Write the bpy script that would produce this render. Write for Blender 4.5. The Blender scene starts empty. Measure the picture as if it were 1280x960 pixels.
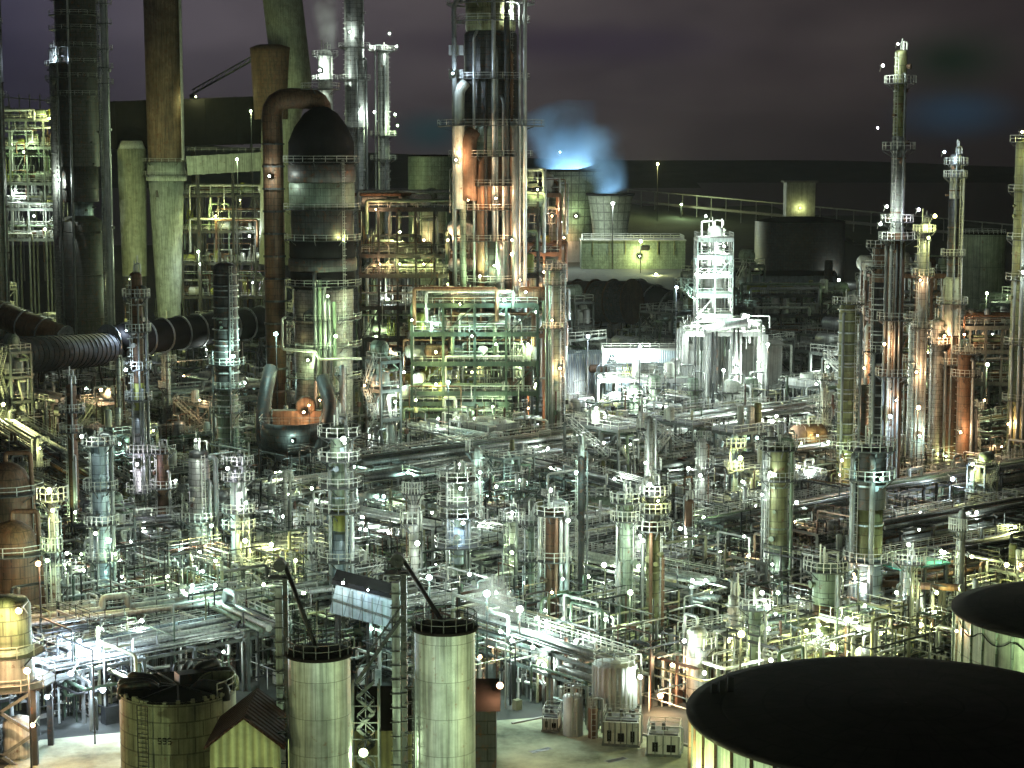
import bpy, math, random
from mathutils import Vector, Matrix
R = random.Random(7)
PI = math.pi
scene = bpy.context.scene
COL = scene.collection

# ------------------------------------------------------------------ camera
H = 60.0
F = 2389.0
PITCH = math.radians(6.9)
cam_d = bpy.data.cameras.new("camera"); cam = bpy.data.objects.new("camera", cam_d); COL.objects.link(cam)
cam.location = (0, 0, H); cam.rotation_euler = (PI/2 - PITCH, 0, 0)
cam_d.sensor_width = 36; cam_d.lens = 36*F/1280; cam_d.clip_end = 20000; cam_d.clip_start = 1
scene.camera = cam
CP, SP = math.cos(PITCH), math.sin(PITCH)

def ray(u, v):
    a, b = u-640.0, 480.0-v
    return Vector((a, b*SP + F*CP, b*CP - F*SP))
def W(u, v, Y):
    d = ray(u, v); k = Y/d.y
    return Vector((d.x*k, Y, H + d.z*k))
def G(u, v, z=0.0):
    d = ray(u, v); k = (z-H)/d.z
    return Vector((d.x*k, d.y*k, z))
def depth(v): return G(640, v).y
def ppm(u, v, Y): return W(u+1, v, Y).x - W(u, v, Y).x      # metres per pixel

# ------------------------------------------------------------------ materials
MATS = {}
def mat(name, col, rough=0.6, metal=0.0, var=0.35, streak=0.35, seams=None, rust=0.0, emit=None, scale=0.5, bump=0.15, ribs=None, spec=.5):
    m = bpy.data.materials.new(name); m.use_nodes = True; nt = m.node_tree; N = nt.nodes; L = nt.links
    bs = N["Principled BSDF"]
    bs.inputs["Roughness"].default_value = rough; bs.inputs["Metallic"].default_value = metal; bs.inputs["Specular IOR Level"].default_value = spec
    if emit:
        bs.inputs["Emission Color"].default_value = (*col, 1); bs.inputs["Emission Strength"].default_value = emit
        bs.inputs["Base Color"].default_value = (*col, 1)
        m.cycles.emission_sampling = 'NONE'
        MATS[name] = m; return m
    tc = N.new("ShaderNodeTexCoord")
    oi = N.new("ShaderNodeObjectInfo")
    off = N.new("ShaderNodeVectorMath"); off.operation = 'ADD'
    mul = N.new("ShaderNodeMath"); mul.operation = 'MULTIPLY'; mul.inputs[1].default_value = 57.0
    L.new(oi.outputs["Random"], mul.inputs[0]); L.new(tc.outputs["Object"], off.inputs[0]); L.new(mul.outputs[0], off.inputs[1])
    n1 = N.new("ShaderNodeTexNoise"); n1.inputs["Scale"].default_value = scale; n1.inputs["Detail"].default_value = 6; n1.inputs["Roughness"].default_value = 0.65
    L.new(off.outputs[0], n1.inputs["Vector"])
    mp = N.new("ShaderNodeMapping"); mp.inputs["Scale"].default_value = (3.5, 3.5, 0.12)
    n2 = N.new("ShaderNodeTexNoise"); n2.inputs["Scale"].default_value = 1.0; n2.inputs["Detail"].default_value = 4
    L.new(off.outputs[0], mp.inputs[0]); L.new(mp.outputs[0], n2.inputs["Vector"])
    r1 = N.new("ShaderNodeMapRange"); r1.inputs[1].default_value = 0.3; r1.inputs[2].default_value = 0.7
    r1.inputs[3].default_value = 1-var; r1.inputs[4].default_value = 1+var*0.6; L.new(n1.outputs[0], r1.inputs[0])
    r2 = N.new("ShaderNodeMapRange"); r2.inputs[1].default_value = 0.35; r2.inputs[2].default_value = 0.6
    r2.inputs[3].default_value = 1-streak; r2.inputs[4].default_value = 1.0; L.new(n2.outputs[0], r2.inputs[0])
    m1 = N.new("ShaderNodeMath"); m1.operation = 'MULTIPLY'; L.new(r1.outputs[0], m1.inputs[0]); L.new(r2.outputs[0], m1.inputs[1])
    last = m1.outputs[0]
    bumph = n1.outputs[0]
    if seams:
        bt = N.new("ShaderNodeTexBrick"); bt.inputs["Scale"].default_value = 1.0
        bt.inputs["Brick Width"].default_value = seams[0]; bt.inputs["Row Height"].default_value = seams[1]
        bt.inputs["Mortar Size"].default_value = seams[2]; bt.inputs["Mortar Smooth"].default_value = 0.1
        bt.inputs["Color1"].default_value = (1, 1, 1, 1); bt.inputs["Color2"].default_value = (0.84, 0.84, 0.84, 1); bt.inputs["Mortar"].default_value = (0.42, 0.42, 0.42, 1)
        bt.offset = seams[3] if len(seams) > 3 else 0.5
        L.new(tc.outputs["UV"], bt.inputs["Vector"])
        m2 = N.new("ShaderNodeMath"); m2.operation = 'MULTIPLY'; L.new(last, m2.inputs[0]); L.new(bt.outputs["Color"], m2.inputs[1]); last = m2.outputs[0]
        bumph = bt.outputs["Color"]
    if ribs:
        wv = N.new("ShaderNodeTexWave"); wv.wave_type = 'BANDS'; wv.bands_direction = 'X'; wv.inputs["Scale"].default_value = ribs
        L.new(tc.outputs["UV"], wv.inputs["Vector"]); bumph = wv.outputs["Fac"]; bump = 0.8
        r3 = N.new("ShaderNodeMapRange"); r3.inputs[3].default_value = 0.7; L.new(wv.outputs["Fac"], r3.inputs[0])
        m3 = N.new("ShaderNodeMath"); m3.operation = 'MULTIPLY'; L.new(last, m3.inputs[0]); L.new(r3.outputs[0], m3.inputs[1]); last = m3.outputs[0]
    mx = N.new("ShaderNodeMix"); mx.data_type = 'RGBA'; mx.blend_type = 'MULTIPLY'; mx.inputs[0].default_value = 1.0
    mx.inputs[6].default_value = (*col, 1)
    L.new(last, mx.inputs[7]); out = mx.outputs[2]
    if rust > 0:
        n3 = N.new("ShaderNodeTexNoise"); n3.inputs["Scale"].default_value = 1.1; n3.inputs["Detail"].default_value = 8; n3.inputs["Roughness"].default_value = 0.7
        L.new(off.outputs[0], n3.inputs["Vector"])
        r4 = N.new("ShaderNodeMapRange"); r4.inputs[1].default_value = 0.62-rust*0.3; r4.inputs[2].default_value = 0.72-rust*0.2; L.new(n3.outputs[0], r4.inputs[0])
        mr = N.new("ShaderNodeMix"); mr.data_type = 'RGBA'; mr.inputs[7].default_value = (0.13, 0.055, 0.025, 1)
        L.new(r4.outputs[0], mr.inputs[0]); L.new(out, mr.inputs[6]); out = mr.outputs[2]
    L.new(out, bs.inputs["Base Color"])
    if bump:
        bp = N.new("ShaderNodeBump"); bp.inputs["Strength"].default_value = bump; bp.inputs["Distance"].default_value = 0.1
        L.new(bumph, bp.inputs["Height"]); L.new(bp.outputs[0], bs.inputs["Normal"])
    MATS[name] = m; return m

mat("cladding", (.48, .50, .47), .42, .55, seams=(2.2, 1.1, .05), rust=.12)
mat("cladding_fine", (.50, .50, .45), .42, .45, seams=(1.3, .8, .05), rust=.15)
mat("cladding_dark", (.09, .09, .085), .5, .4, seams=(2.6, 1.3, .07), rust=.25)
mat("cladding_green", (.27, .34, .25), .5, .2, seams=(2.2, 1.5, .06), rust=.1)
mat("cladding_olive", (.25, .26, .12), .55, .2, seams=(2.4, 1.6, .06), rust=.2)
mat("cladding_brown", (.17, .10, .055), .6, .3, seams=(2.0, 1.4, .06), rust=.4, streak=.55)
mat("cladding_blue", (.45, .55, .60), .4, .5, seams=(1.8, 1.2, .05))
mat("chimney_brown", (.22, .15, .09), .7, .1, rust=.35, streak=.6, var=.5, scale=.3)
mat("chimney_pale", (.42, .48, .40), .65, 0, rust=.08, streak=.45)
mat("flue_olive", (.34, .36, .24), .65, 0, rust=.1, streak=.4)
mat("panel_blue", (.42, .50, .56), .6, 0, seams=(3.0, 1.7, .05, 0.0), streak=.3)
mat("galv", (.50, .52, .50), .4, .5, var=.3)
mat("white", (.72, .74, .70), .5, 0, var=.2, rust=.06)
mat("pale", (.55, .58, .50), .55, .1, var=.3, rust=.1)
mat("greypipe", (.26, .28, .27), .4, .5, rust=.1)
mat("greenpipe", (.20, .27, .18), .5, .1, rust=.1)
mat("brownpipe", (.20, .11, .06), .6, .2, rust=.3, streak=.5)
mat("darksteel", (.05, .052, .05), .55, .4, rust=.2)
mat("structure_grey", (.15, .17, .155), .6, .2, rust=.12)
mat("structure_green", (.045, .075, .055), .6, .1, rust=.08)
mat("grating", (.11, .115, .11), .7, .3, var=.4)
mat("rail", (.60, .62, .55), .5, .2, var=.2)
mat("rust", (.22, .13, .08), .8, .1, rust=.3)
mat("roofblack", (.012, .009, .009), .95, 0, var=.5, streak=0, bump=.3, spec=.08, seams=(3.5, 3.5, .12))
mat("black", (.012, .011, .012), .9, 0, var=.3, streak=.2, spec=.15)
mat("tankgreen", (.29, .33, .23), .6, 0, seams=(1.9, 9.0, .08, 0.0), rust=.05, streak=.45)
mat("tankolive", (.34, .35, .23), .6, .05, seams=(1.5, 1.45, .07), rust=.12, streak=.4)
mat("silo", (.36, .39, .38), .5, .3, seams=(1.9, 3.2, .03), rust=.06, streak=.5)
mat("shedwall", (.42, .42, .22), .6, 0, ribs=.45, streak=.3)
mat("shedblue", (.42, .50, .56), .55, .1, ribs=.6, streak=.2)
mat("shedroof", (.05, .018, .015), .9, 0, ribs=.4, spec=.15)
mat("teal", (.08, .36, .30), .5, .1)
mat("yellowgreen", (.34, .36, .08), .5, .1, rust=.15)
mat("concrete", (.34, .34, .31), .85, 0, var=.35, streak=0, scale=.12)
mat("ducting", (.05, .06, .075), .7, .1, seams=(1.6, 3.0, .06, 0), rust=.2)
mat("glass_dark", (.02, .025, .03), .15, 0, var=.1)
LAMPC = {'w': (.86, 1.0, .91), 'c': (.62, 1.0, .90), 'g': (.74, 1.0, .55), 'y': (.95, 1.0, .40), 'o': (1.0, .60, .32), 'b': (.66, .82, 1.0), 'v': (.86, .82, 1.0)}
for k, c in LAMPC.items(): mat("lens_"+k, c, emit=60.0)

# ------------------------------------------------------------------ mesh builder
class MB:
    def __init__(s): s.v = []; s.f = []; s.u = []
    def quadring(s, rings, uvs=None, close=True, cap0=False, cap1=False):
        n = len(rings[0]); b = len(s.v)
        for r in rings: s.v.extend(r)
        for i in range(len(rings)-1):
            for j in range(n if close else n-1):
                k = (j+1) % n
                s.f.append((b+i*n+j, b+i*n+k, b+(i+1)*n+k, b+(i+1)*n+j))
                if uvs:
                    U, V = uvs; s.u.append(((U[j], V[i]), (U[j+1], V[i]), (U[j+1], V[i+1]), (U[j], V[i+1])))
                else: s.u.append(None)
        if cap0: s.f.append(tuple(b+j for j in range(n-1, -1, -1))); s.u.append(None)
        if cap1: s.f.append(tuple(b+(len(rings)-1)*n+j for j in range(n))); s.u.append(None)
    def lathe(s, prof, seg=20, c=(0, 0), cap0=False, cap1=False, axis='z', off=(0, 0, 0), tw=0.0):
        rings = []; rm = max(r for r, z in prof)
        for r, z in prof:
            ring = []
            for j in range(seg):
                a = 2*PI*j/seg + tw; x, y = c[0]+r*math.cos(a), c[1]+r*math.sin(a)
                if axis == 'z': p = (x, y, z)
                elif axis == 'x': p = (z, x, y)
                else: p = (y, z, x)
                ring.append((p[0]+off[0], p[1]+off[1], p[2]+off[2]))
            rings.append(ring)
        V = [0]
        for i in range(1, len(prof)): V.append(V[-1]+math.hypot(prof[i][0]-prof[i-1][0], prof[i][1]-prof[i-1][1]))
        s.quadring(rings, ([2*PI*rm*j/seg for j in range(seg+1)], V), True, cap0, cap1); return s
    def cyl(s, x, y, z0, z1, r, seg=12, r1=None, cap=True):
        return s.lathe([(r, z0), (r if r1 is None else r1, z1)], seg, (x, y), cap, cap)
    def box(s, cx, cy, z0, sx, sy, sz, rz=0.0):
        b = len(s.v); ca, sa = math.cos(rz), math.sin(rz)
        for z in (z0, z0+sz):
            for dx, dy in ((-1, -1), (1, -1), (1, 1), (-1, 1)):
                X, Y = dx*sx/2, dy*sy/2
                s.v.append((cx+X*ca-Y*sa, cy+X*sa+Y*ca, z))
        for f, w, h in (((0, 3, 2, 1), sx, sy), ((4, 5, 6, 7), sx, sy), ((0, 1, 5, 4), sx, sz), ((1, 2, 6, 5), sy, sz), ((2, 3, 7, 6), sx, sz), ((3, 0, 4, 7), sy, sz)):
            s.f.append(tuple(b+i for i in f)); s.u.append(((0, 0), (w, 0), (w, h), (0, h)))
        return s
    def bar(s, p, q, w, h=None):
        p = Vector(p); q = Vector(q); d = q-p
        if d.length < 1e-5: return s
        L_ = d.length; d.normalize(); up = Vector((0, 0, 1)) if abs(d.z) < .95 else Vector((1, 0, 0))
        a = d.cross(up).normalized()*w/2; c = a.cross(d).normalized()*(h or w)/2
        b = len(s.v)
        for o in (p, q):
            for e in (-a-c, a-c, a+c, -a+c): s.v.append(tuple(o+e))
        for f in ((0, 1, 5, 4), (1, 2, 6, 5), (2, 3, 7, 6), (3, 0, 4, 7)):
            s.f.append(tuple(b+i for i in f)); s.u.append(((0, 0), (w, 0), (w, L_), (0, L_)))
        s.f.append((b, b+3, b+2, b+1)); s.u.append(None); s.f.append((b+4, b+5, b+6, b+7)); s.u.append(None)
        return s
    def tube(s, pts, r, seg=8, bend=None, cap=True):
        P = [Vector(p) for p in pts]
        if bend is None: bend = 1.6*r
        Q = [P[0]]
        for i in range(1, len(P)-1):
            a, b, c = P[i-1], P[i], P[i+1]
            d1, d2 = (a-b), (c-b)
            k = min(bend, d1.length*.45, d2.length*.45)
            if d1.length < 1e-6 or d2.length < 1e-6: continue
            d1.normalize(); d2.normalize()
            nb = 4 if r > .25 else 2
            for t in range(nb+1):
                w = t/nb; Q.append((b+d1*k)*(1-w)**2 + b*2*w*(1-w) + (b+d2*k)*w*w)
        Q.append(P[-1])
        rings = []; prev = None; V = [0]
        for i, p in enumerate(Q):
            if i == 0: t = Q[1]-Q[0]
            elif i == len(Q)-1: t = Q[-1]-Q[-2]
            else: t = (Q[i+1]-Q[i]).normalized()+(Q[i]-Q[i-1]).normalized()
            if t.length < 1e-6: t = Vector((0, 0, 1))
            t.normalize()
            if prev is None: prev = t.cross(Vector((.13, .4, .9))).normalized()
            n = prev - t*prev.dot(t)
            if n.length < 1e-4: n = t.cross(Vector((.9, .3, .1)))
            n.normalize(); prev = n; b = t.cross(n)
            rings.append([tuple(p+n*r*math.cos(2*PI*j/seg)+b*r*math.sin(2*PI*j/seg)) for j in range(seg)])
            if i: V.append(V[-1]+(Q[i]-Q[i-1]).length)
        s.quadring(rings, ([2*PI*r*j/seg for j in range(seg+1)], V), True, cap, cap); return s
    def arc_slab(s, r0, r1, z, th, a0, a1, n=14, c=(0, 0)):
        rings = []
        for j in range(n+1):
            a = a0+(a1-a0)*j/n; ca, sa = math.cos(a), math.sin(a)
            rings.append([(c[0]+r0*ca, c[1]+r0*sa, z), (c[0]+r1*ca, c[1]+r1*sa, z), (c[0]+r1*ca, c[1]+r1*sa, z+th), (c[0]+r0*ca, c[1]+r0*sa, z+th)])
        s.quadring(rings, None, True, True, True); return s
    def arc_rail(s, r, z, a0, a1, n=12, h=1.15, w=.09, c=(0, 0), closed=False):
        P = [(c[0]+r*math.cos(a0+(a1-a0)*j/n), c[1]+r*math.sin(a0+(a1-a0)*j/n)) for j in range(n+1)]
        s.path_rail(P, z, h, w); return s
    def path_rail(s, P, z, h=1.15, w=.09):
        for (x, y) in P: s.bar((x, y, z), (x, y, z+h), w)
        for k in range(len(P)-1):
            for zz in (h, h*.52): s.bar((P[k][0], P[k][1], z+zz), (P[k+1][0], P[k+1][1], z+zz), w*.85)
        return s
    def rect_rail(s, x0, x1, y0, y1, z, step=1.8, h=1.15, w=.09):
        c = [(x0, y0), (x1, y0), (x1, y1), (x0, y1), (x0, y0)]
        P = []
        for i in range(4):
            a, b = c[i], c[i+1]; L_ = math.hypot(b[0]-a[0], b[1]-a[1]); n = max(1, int(L_/step))
            for k in range(n): P.append((a[0]+(b[0]-a[0])*k/n, a[1]+(b[1]-a[1])*k/n))
        P.append(c[0]); return s.path_rail(P, z, h, w)
    def ladder(s, x, y, z0, z1, ang=0.0, w=.5, step=.6, cage=True):
        ca, sa = math.cos(ang), math.sin(ang)       # faces outward along ang
        px, py = -sa*w/2, ca*w/2
        for k in (-1, 1): s.bar((x+k*px, y+k*py, z0), (x+k*px, y+k*py, z1), .09)
        z = z0+.3
        while z < z1: s.bar((x-px, y-py, z), (x+px, y+py, z), .06); z += step
        if cage:
            z = z0+2.2
            while z < z1:
                q = [(x-px, y-py, z), (x-px*1.3+ca*.45, y-py*1.3+sa*.45, z), (x+ca*.75, y+sa*.75, z), (x+px*1.3+ca*.45, y+py*1.3+sa*.45, z), (x+px, y+py, z)]
                for i in range(4): s.bar(q[i], q[i+1], .07)
                z += 1.3
        return s
    def stair(s, p, q, w=.9):
        p = Vector(p); q = Vector(q); d = q-p; hd = Vector((d.x, d.y, 0)).normalized(); sd = Vector((-hd.y, hd.x, 0))*w/2
        for k in (-1, 1):
            s.bar(p+sd*k, q+sd*k, .08, .25)
            s.bar(p+sd*k+Vector((0, 0, 1.1)), q+sd*k+Vector((0, 0, 1.1)), .08)
            n = max(2, int(d.length/1.6))
            for i in range(n+1): c = p+d*(i/n)+sd*k; s.bar(c, c+Vector((0, 0, 1.1)), .07)
        n = max(3, int(abs(d.z)/.35))
        for i in range(n): c = p+d*((i+.5)/n); s.bar(c-sd, c+sd, .3, .05)
        return s
    def build_each(s, name, m, parent=None, smooth=False):
        par = list(range(len(s.v)))
        def find(i):
            while par[i] != i: par[i] = par[par[i]]; i = par[i]
            return i
        for f in s.f:
            r0 = find(f[0])
            for i in f[1:]: par[find(i)] = r0
        groups = {}
        for k, f in enumerate(s.f): groups.setdefault(find(f[0]), []).append(k)
        for ks in groups.values():
            b = MB(); mp = {}
            for k in ks:
                g = []
                for i in s.f[k]:
                    if i not in mp: mp[i] = len(b.v); b.v.append(s.v[i])
                    g.append(mp[i])
                b.f.append(tuple(g)); b.u.append(s.u[k])
            b.build(name, m, parent, smooth)
    def build(s, name, m, parent=None, smooth=False, loc=None):
        me = bpy.data.meshes.new(name); me.from_pydata(s.v, [], s.f)
        uv = me.uv_layers.new(name="UVMap"); flat = []
        for f, u in zip(s.f, s.u):
            if u is None:
                for _ in f: flat += (0.3, 0.3)
            else:
                for a in u: flat += a
        uv.data.foreach_set("uv", flat)
        if smooth: me.polygons.foreach_set("use_smooth", [len(f) == 4 for f in s.f])
        me.materials.append(MATS[m] if isinstance(m, str) else m)
        o = bpy.data.objects.new(name, me); COL.objects.link(o)
        if parent: o.parent = parent
        if loc: o.location = loc
        return o

def tag(o, label=None, cat=None, group=None, kind=None):
    if label: o["label"] = label
    if cat: o["category"] = cat
    if group: o["group"] = group
    if kind: o["kind"] = kind
    return o
def thing(name, loc, rz, label, cat, group=None):
    o = bpy.data.objects.new(name, None); COL.objects.link(o); o.location = loc; o.rotation_euler = (0, 0, rz)
    o.empty_display_size = .5
    return tag(o, label, cat, group)
KIDS = {}
def tree_of(o):
    return [c for c in bpy.data.objects if c.parent == o]
def copy_tree(o, parent=None):
    c = o.copy(); COL.objects.link(c)
    if parent: c.parent = parent
    if o.name not in KIDS: KIDS[o.name] = tree_of(o)
    for ch in KIDS[o.name]: copy_tree(ch, c)
    return c
HERO = []     # (x, y, radius) kept clear by the filler
def clear(x, y, r): HERO.append((x, y, r))
SCREEN = [(136, 345, 385, 468), (-30, 145, 400, 500), (318, 450, 120, 600), (455, 700, 240, 545), (670, 860, 205, 345), (745, 985, 300, 540), (700, 800, 350, 420), (232, 345, 190, 400), (150, 232, 190, 430)]   # (u0, u1, v_top, v_base) of columns the small plant must not hide
mat("yard", (.44, .47, .33), .95, 0, var=.8, streak=0, scale=.12, spec=.15)
mat("groundmat", (.04, .045, .04), .9, 0, var=.5, streak=0, scale=.15)
mat("sea_water", (.01, .014, .014), .45, 0, var=.1, streak=0)
mat("hillmat", (.06, .075, .055), .95, 0, var=.5, streak=0, scale=.02)
FR = -PI/2   # towards the camera
def add_platform(t, r, z, a0, a1, w=1.2, mrail="rail", mdeck="grating", n=12):
    b = MB().arc_slab(r*.98, r+w, z, .14, a0, a1, n)
    for k in range(5):
        a = a0+(a1-a0)*(k+.5)/5
        b.bar((r*math.cos(a), r*math.sin(a), z-1.0), ((r+w)*math.cos(a), (r+w)*math.sin(a), z), .1)
    p = b.build("platform", mdeck, t)
    MB().arc_rail(r+w-.05, z+.14, a0, a1, n).build("railing", mrail, p)
    return p

def column(label, u, vt, vb, w, m, plats=None, nplat=3, head='dome', cat='column', name='process_tower', pipes=2, pm='greypipe',
           steps=None, ladder=True, ring=0, group=None, mrail='rail', top=True, full=False, pw=1.15, seed=None, fat=1.0):
    """u: centre, vt: top pixel, vb: where the foot meets the ground, w: width"""
    rr = random.Random(seed if seed is not None else int(u*13+vt))
    Y = depth(vb); s = ppm(u, vb, Y); x = W(u, vb, Y).x; r = w/2*s; zt = W(u, vt, Y).z
    t = thing(name, (x, Y, 0), 0, label, cat, group); clear(x, Y, r+1.5); SCREEN.append((u-w/2-3, u+w/2+3, vt, vb))
    sm = steps or [(0, m, 1.0)]       # (fraction of height, material, radius factor)
    sm = sorted(sm)
    for i, (f0, mm, k) in enumerate(sm):
        z0 = zt*f0; z1 = zt*(sm[i+1][0] if i+1 < len(sm) else 1.0); R_ = r*k
        b = MB(); last = i == len(sm)-1
        if last and head == 'dome': prof = [(R_, z0), (R_, z1-R_*.55), (R_*.93, z1-R_*.3), (R_*.7, z1-R_*.1), (R_*.35, z1), (0.02, z1+.02)]
        elif last and head == 'cone': prof = [(R_, z0), (R_, z1-R_*1.2), (R_*.3, z1), (.02, z1)]
        elif last and head == 'open': prof = [(R_, z0), (R_, z1), (R_*.9, z1), (R_*.9, z1-R_*2), (.02, z1-R_*2)]
        else: prof = [(R_, z0), (R_, z1)] + ([(R_*.98, z1), (r*sm[i+1][2], z1+R_*.25)] if not last else [(.02, z1)])
        b.lathe(prof, 20 if w > 14 else 14).build("shell", mm, t, smooth=True)
    # flanges and insulation bands
    b = MB(); nb = max(3, int(zt/4.5))
    for i in range(1, min(nb, 9)):
        z = zt*i/min(nb, 9); k = [q for q in sm if q[0] <= i/min(nb, 9)][-1][2]*r
        b.lathe([(k*1.0, z-.12), (k*1.05+.04, z-.1), (k*1.05+.04, z+.1), (k, z+.12)], 16)
    if ring:
        z = ring
        while z < zt-1:
            k = [q for q in sm if q[0] <= z/zt][-1][2]*r
            b.lathe([(k, z-.09), (k+.3, z-.06), (k+.3, z+.06), (k, z+.09)], 16); z += ring
    b.build_each("stiffening_ring", "galv" if ring else (sm[0][1]), t)
    zs = [W(u, p, Y).z for p in plats] if plats is not None else [zt*(1-.07-(i)*.8/max(nplat, 1)) - rr.uniform(0, 1.5) for i in range(nplat)]
    for z in zs:
        if z < 2: continue
        k = [q for q in sm if q[0] <= min(1, max(0, z/zt))][-1][2]*r
        if full: a0, a1 = 0, 2*PI
        else:
            sp = rr.uniform(3.4, 5.6); c = FR+rr.uniform(-1.0, 1.0); a0, a1 = c-sp/2, c+sp/2
        add_platform(t, k, z, a0, a1, pw, mrail)
    if ladder:
        a = FR+rr.choice((-1, 1))*rr.uniform(.5, 1.25); MB().ladder((r+.25)*math.cos(a), (r+.25)*math.sin(a), 1, zt-.5, a).build("ladder", mrail, t)
    for i in range(pipes):
        a = FR+rr.uniform(-1.5, 1.5); pr = rr.uniform(.10, .22)*min(r, 1.6)+.05; ra = r*1.06+pr+rr.uniform(.1, .5)
        ca, sa = math.cos(a), math.sin(a); zz = zt*rr.choice((1.02, .95, .8, .6)); zz = min(zz, zt+.6)
        P = [(r*.2*ca, r*.2*sa, zz-.6*(zz > zt*.97)), (r*.2*ca, r*.2*sa, zz+pr*2), (ra*ca, ra*sa, zz+pr*2), (ra*ca, ra*sa, 3), (ra*ca+rr.choice((-4, 4)), ra*sa, 3)] if zz > zt*.97 else \
            [(r*.9*ca, r*.9*sa, zz), (ra*ca, ra*sa, zz), (ra*ca, ra*sa, 4), (ra*ca+rr.choice((-5, 5)), ra*sa, 4)]
        MB().tube(P, pr, 8).build("pipe", rr.choice((pm, pm, 'greypipe', 'galv')), t, smooth=True)
    for i in range(int(zt/6)+2):
        b = MB(); z = rr.uniform(2, zt-1); a = FR+rr.uniform(-1.6, 1.6); ca, sa = math.cos(a), math.sin(a); q = rr.uniform(.15, .35)
        b.tube([(r*.9*ca, r*.9*sa, z), ((r+.5)*ca, (r+.5)*sa, z)], q, 8); b.tube([((r+.42)*ca, (r+.42)*sa, z), ((r+.55)*ca, (r+.55)*sa, z)], q*1.4, 8)
        b.build("nozzle", sm[0][1], t)
    if top:
        b = MB(); z = zt
        for i in range(3):
            dx, dy = rr.uniform(-.6, .6)*r, rr.uniform(-.6, .6)*r
            b.tube([(dx, dy, z-.4), (dx, dy, z+rr.uniform(.8, 2.6))], .12, 6)
        b.tube([(0, 0, z-.2), (0, 0, z+1.2), (r*.8, 0, z+1.2), (r*.8, 0, z)], .14, 6)
        b.build("relief_valve", mrail, t)
    return t, x, Y, r, zt

# ---------------- generic process modules (prototypes at the origin, local axes = plant axes)
def p_frame(rr, nx, ny, levels, bay=4.5, lh=4.2, m="structure_grey", equip=True):
    t = thing("steel_structure", (0, 0, 0), 0, "x", "structure")
    X, Yy = nx*bay, ny*bay; b = MB()
    for i in range(nx+1):
        for j in range(ny+1): b.box(i*bay-X/2, j*bay-Yy/2, 0, .38, .38, levels*lh)
    b.build_each("post", m, t)
    b = MB()
    for l in range(1, levels+1):
        z = l*lh
        for j in range(ny+1): b.bar((-X/2, j*bay-Yy/2, z), (X/2, j*bay-Yy/2, z), .28, .45)
        for i in range(nx+1): b.bar((i*bay-X/2, -Yy/2, z), (i*bay-X/2, Yy/2, z), .28, .45)
        for i in range(nx):
            if rr.random() < .35: b.bar((i*bay-X/2, -Yy/2, z-lh), ((i+1)*bay-X/2, -Yy/2, z), .2)
        for j in range(ny):
            if rr.random() < .35: b.bar((-X/2, j*bay-Yy/2, z-lh), (-X/2, (j+1)*bay-Yy/2, z), .2)
    b.build("beam", m, t)
    for l in range(1, levels+1):
        z = l*lh+.22
        hole = rr.random() < .3
        f = MB(); f.box(0, 0, z, X*(.98 if not hole else .5), Yy*.98, .08); fo = f.build("floor", "grating", t)
        MB().rect_rail(-X/2, X/2, -Yy/2, Yy/2, z).build("railing", "rail", fo)
        if equip:
            k = rr.random()
            if k < .45:
                r = rr.uniform(.8, 1.3); L_ = X*rr.uniform(.45, .75)
                MB().lathe([(.02, -L_/2-r*.5), (r*.6, -L_/2-r*.35), (r, -L_/2), (r, L_/2), (r*.6, L_/2+r*.35), (.02, L_/2+r*.5)], 16, axis='x', off=(0, rr.uniform(-.2, .2)*Yy, z+r+.5)).build("vessel", rr.choice(("cladding", "pale", "cladding_green", "white", "galv")), t, smooth=True)
            else:
                for q in range(rr.randint(2, 4)):
                    r = rr.uniform(.45, .9); h = rr.uniform(1.8, 3.4); x, y = rr.uniform(-.4, .4)*X, rr.uniform(-.4, .4)*Yy
                    MB().lathe([(r, z+.3), (r, z+h), (r*.7, z+h+r*.3), (.02, z+h+r*.4)], 12, (x, y)).build("drum", rr.choice(("cladding", "pale", "galv", "cladding_olive")), t, smooth=True)
    for q in range(5):
        r = rr.uniform(.1, .28); z = rr.randint(1, levels)*lh-.7-rr.random(); y = rr.uniform(-.5, .5)*Yy; x0 = -X/2-rr.uniform(-1, 2); x1 = X/2+rr.uniform(-2, 2)
        MB().tube([(x0, y, rr.uniform(.6, 2)), (x0, y, z), (x1, y, z), (x1, y+rr.uniform(-2, 2), z), (x1, y+rr.uniform(-2, 2), rr.choice((1, z+2.5)))], r, 6).build("pipe", rr.choice(("greypipe", "pale", "galv", "greenpipe")), t)
    st = MB()
    for l in range(levels):
        s = 1 if l % 2 else -1
        st.stair((-s*X*.35, -Yy/2-.8, l*lh+.2), (s*X*.35, -Yy/2-.8, (l+1)*lh+.2))
    st.build("stair", "rail", t)
    return t

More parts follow.
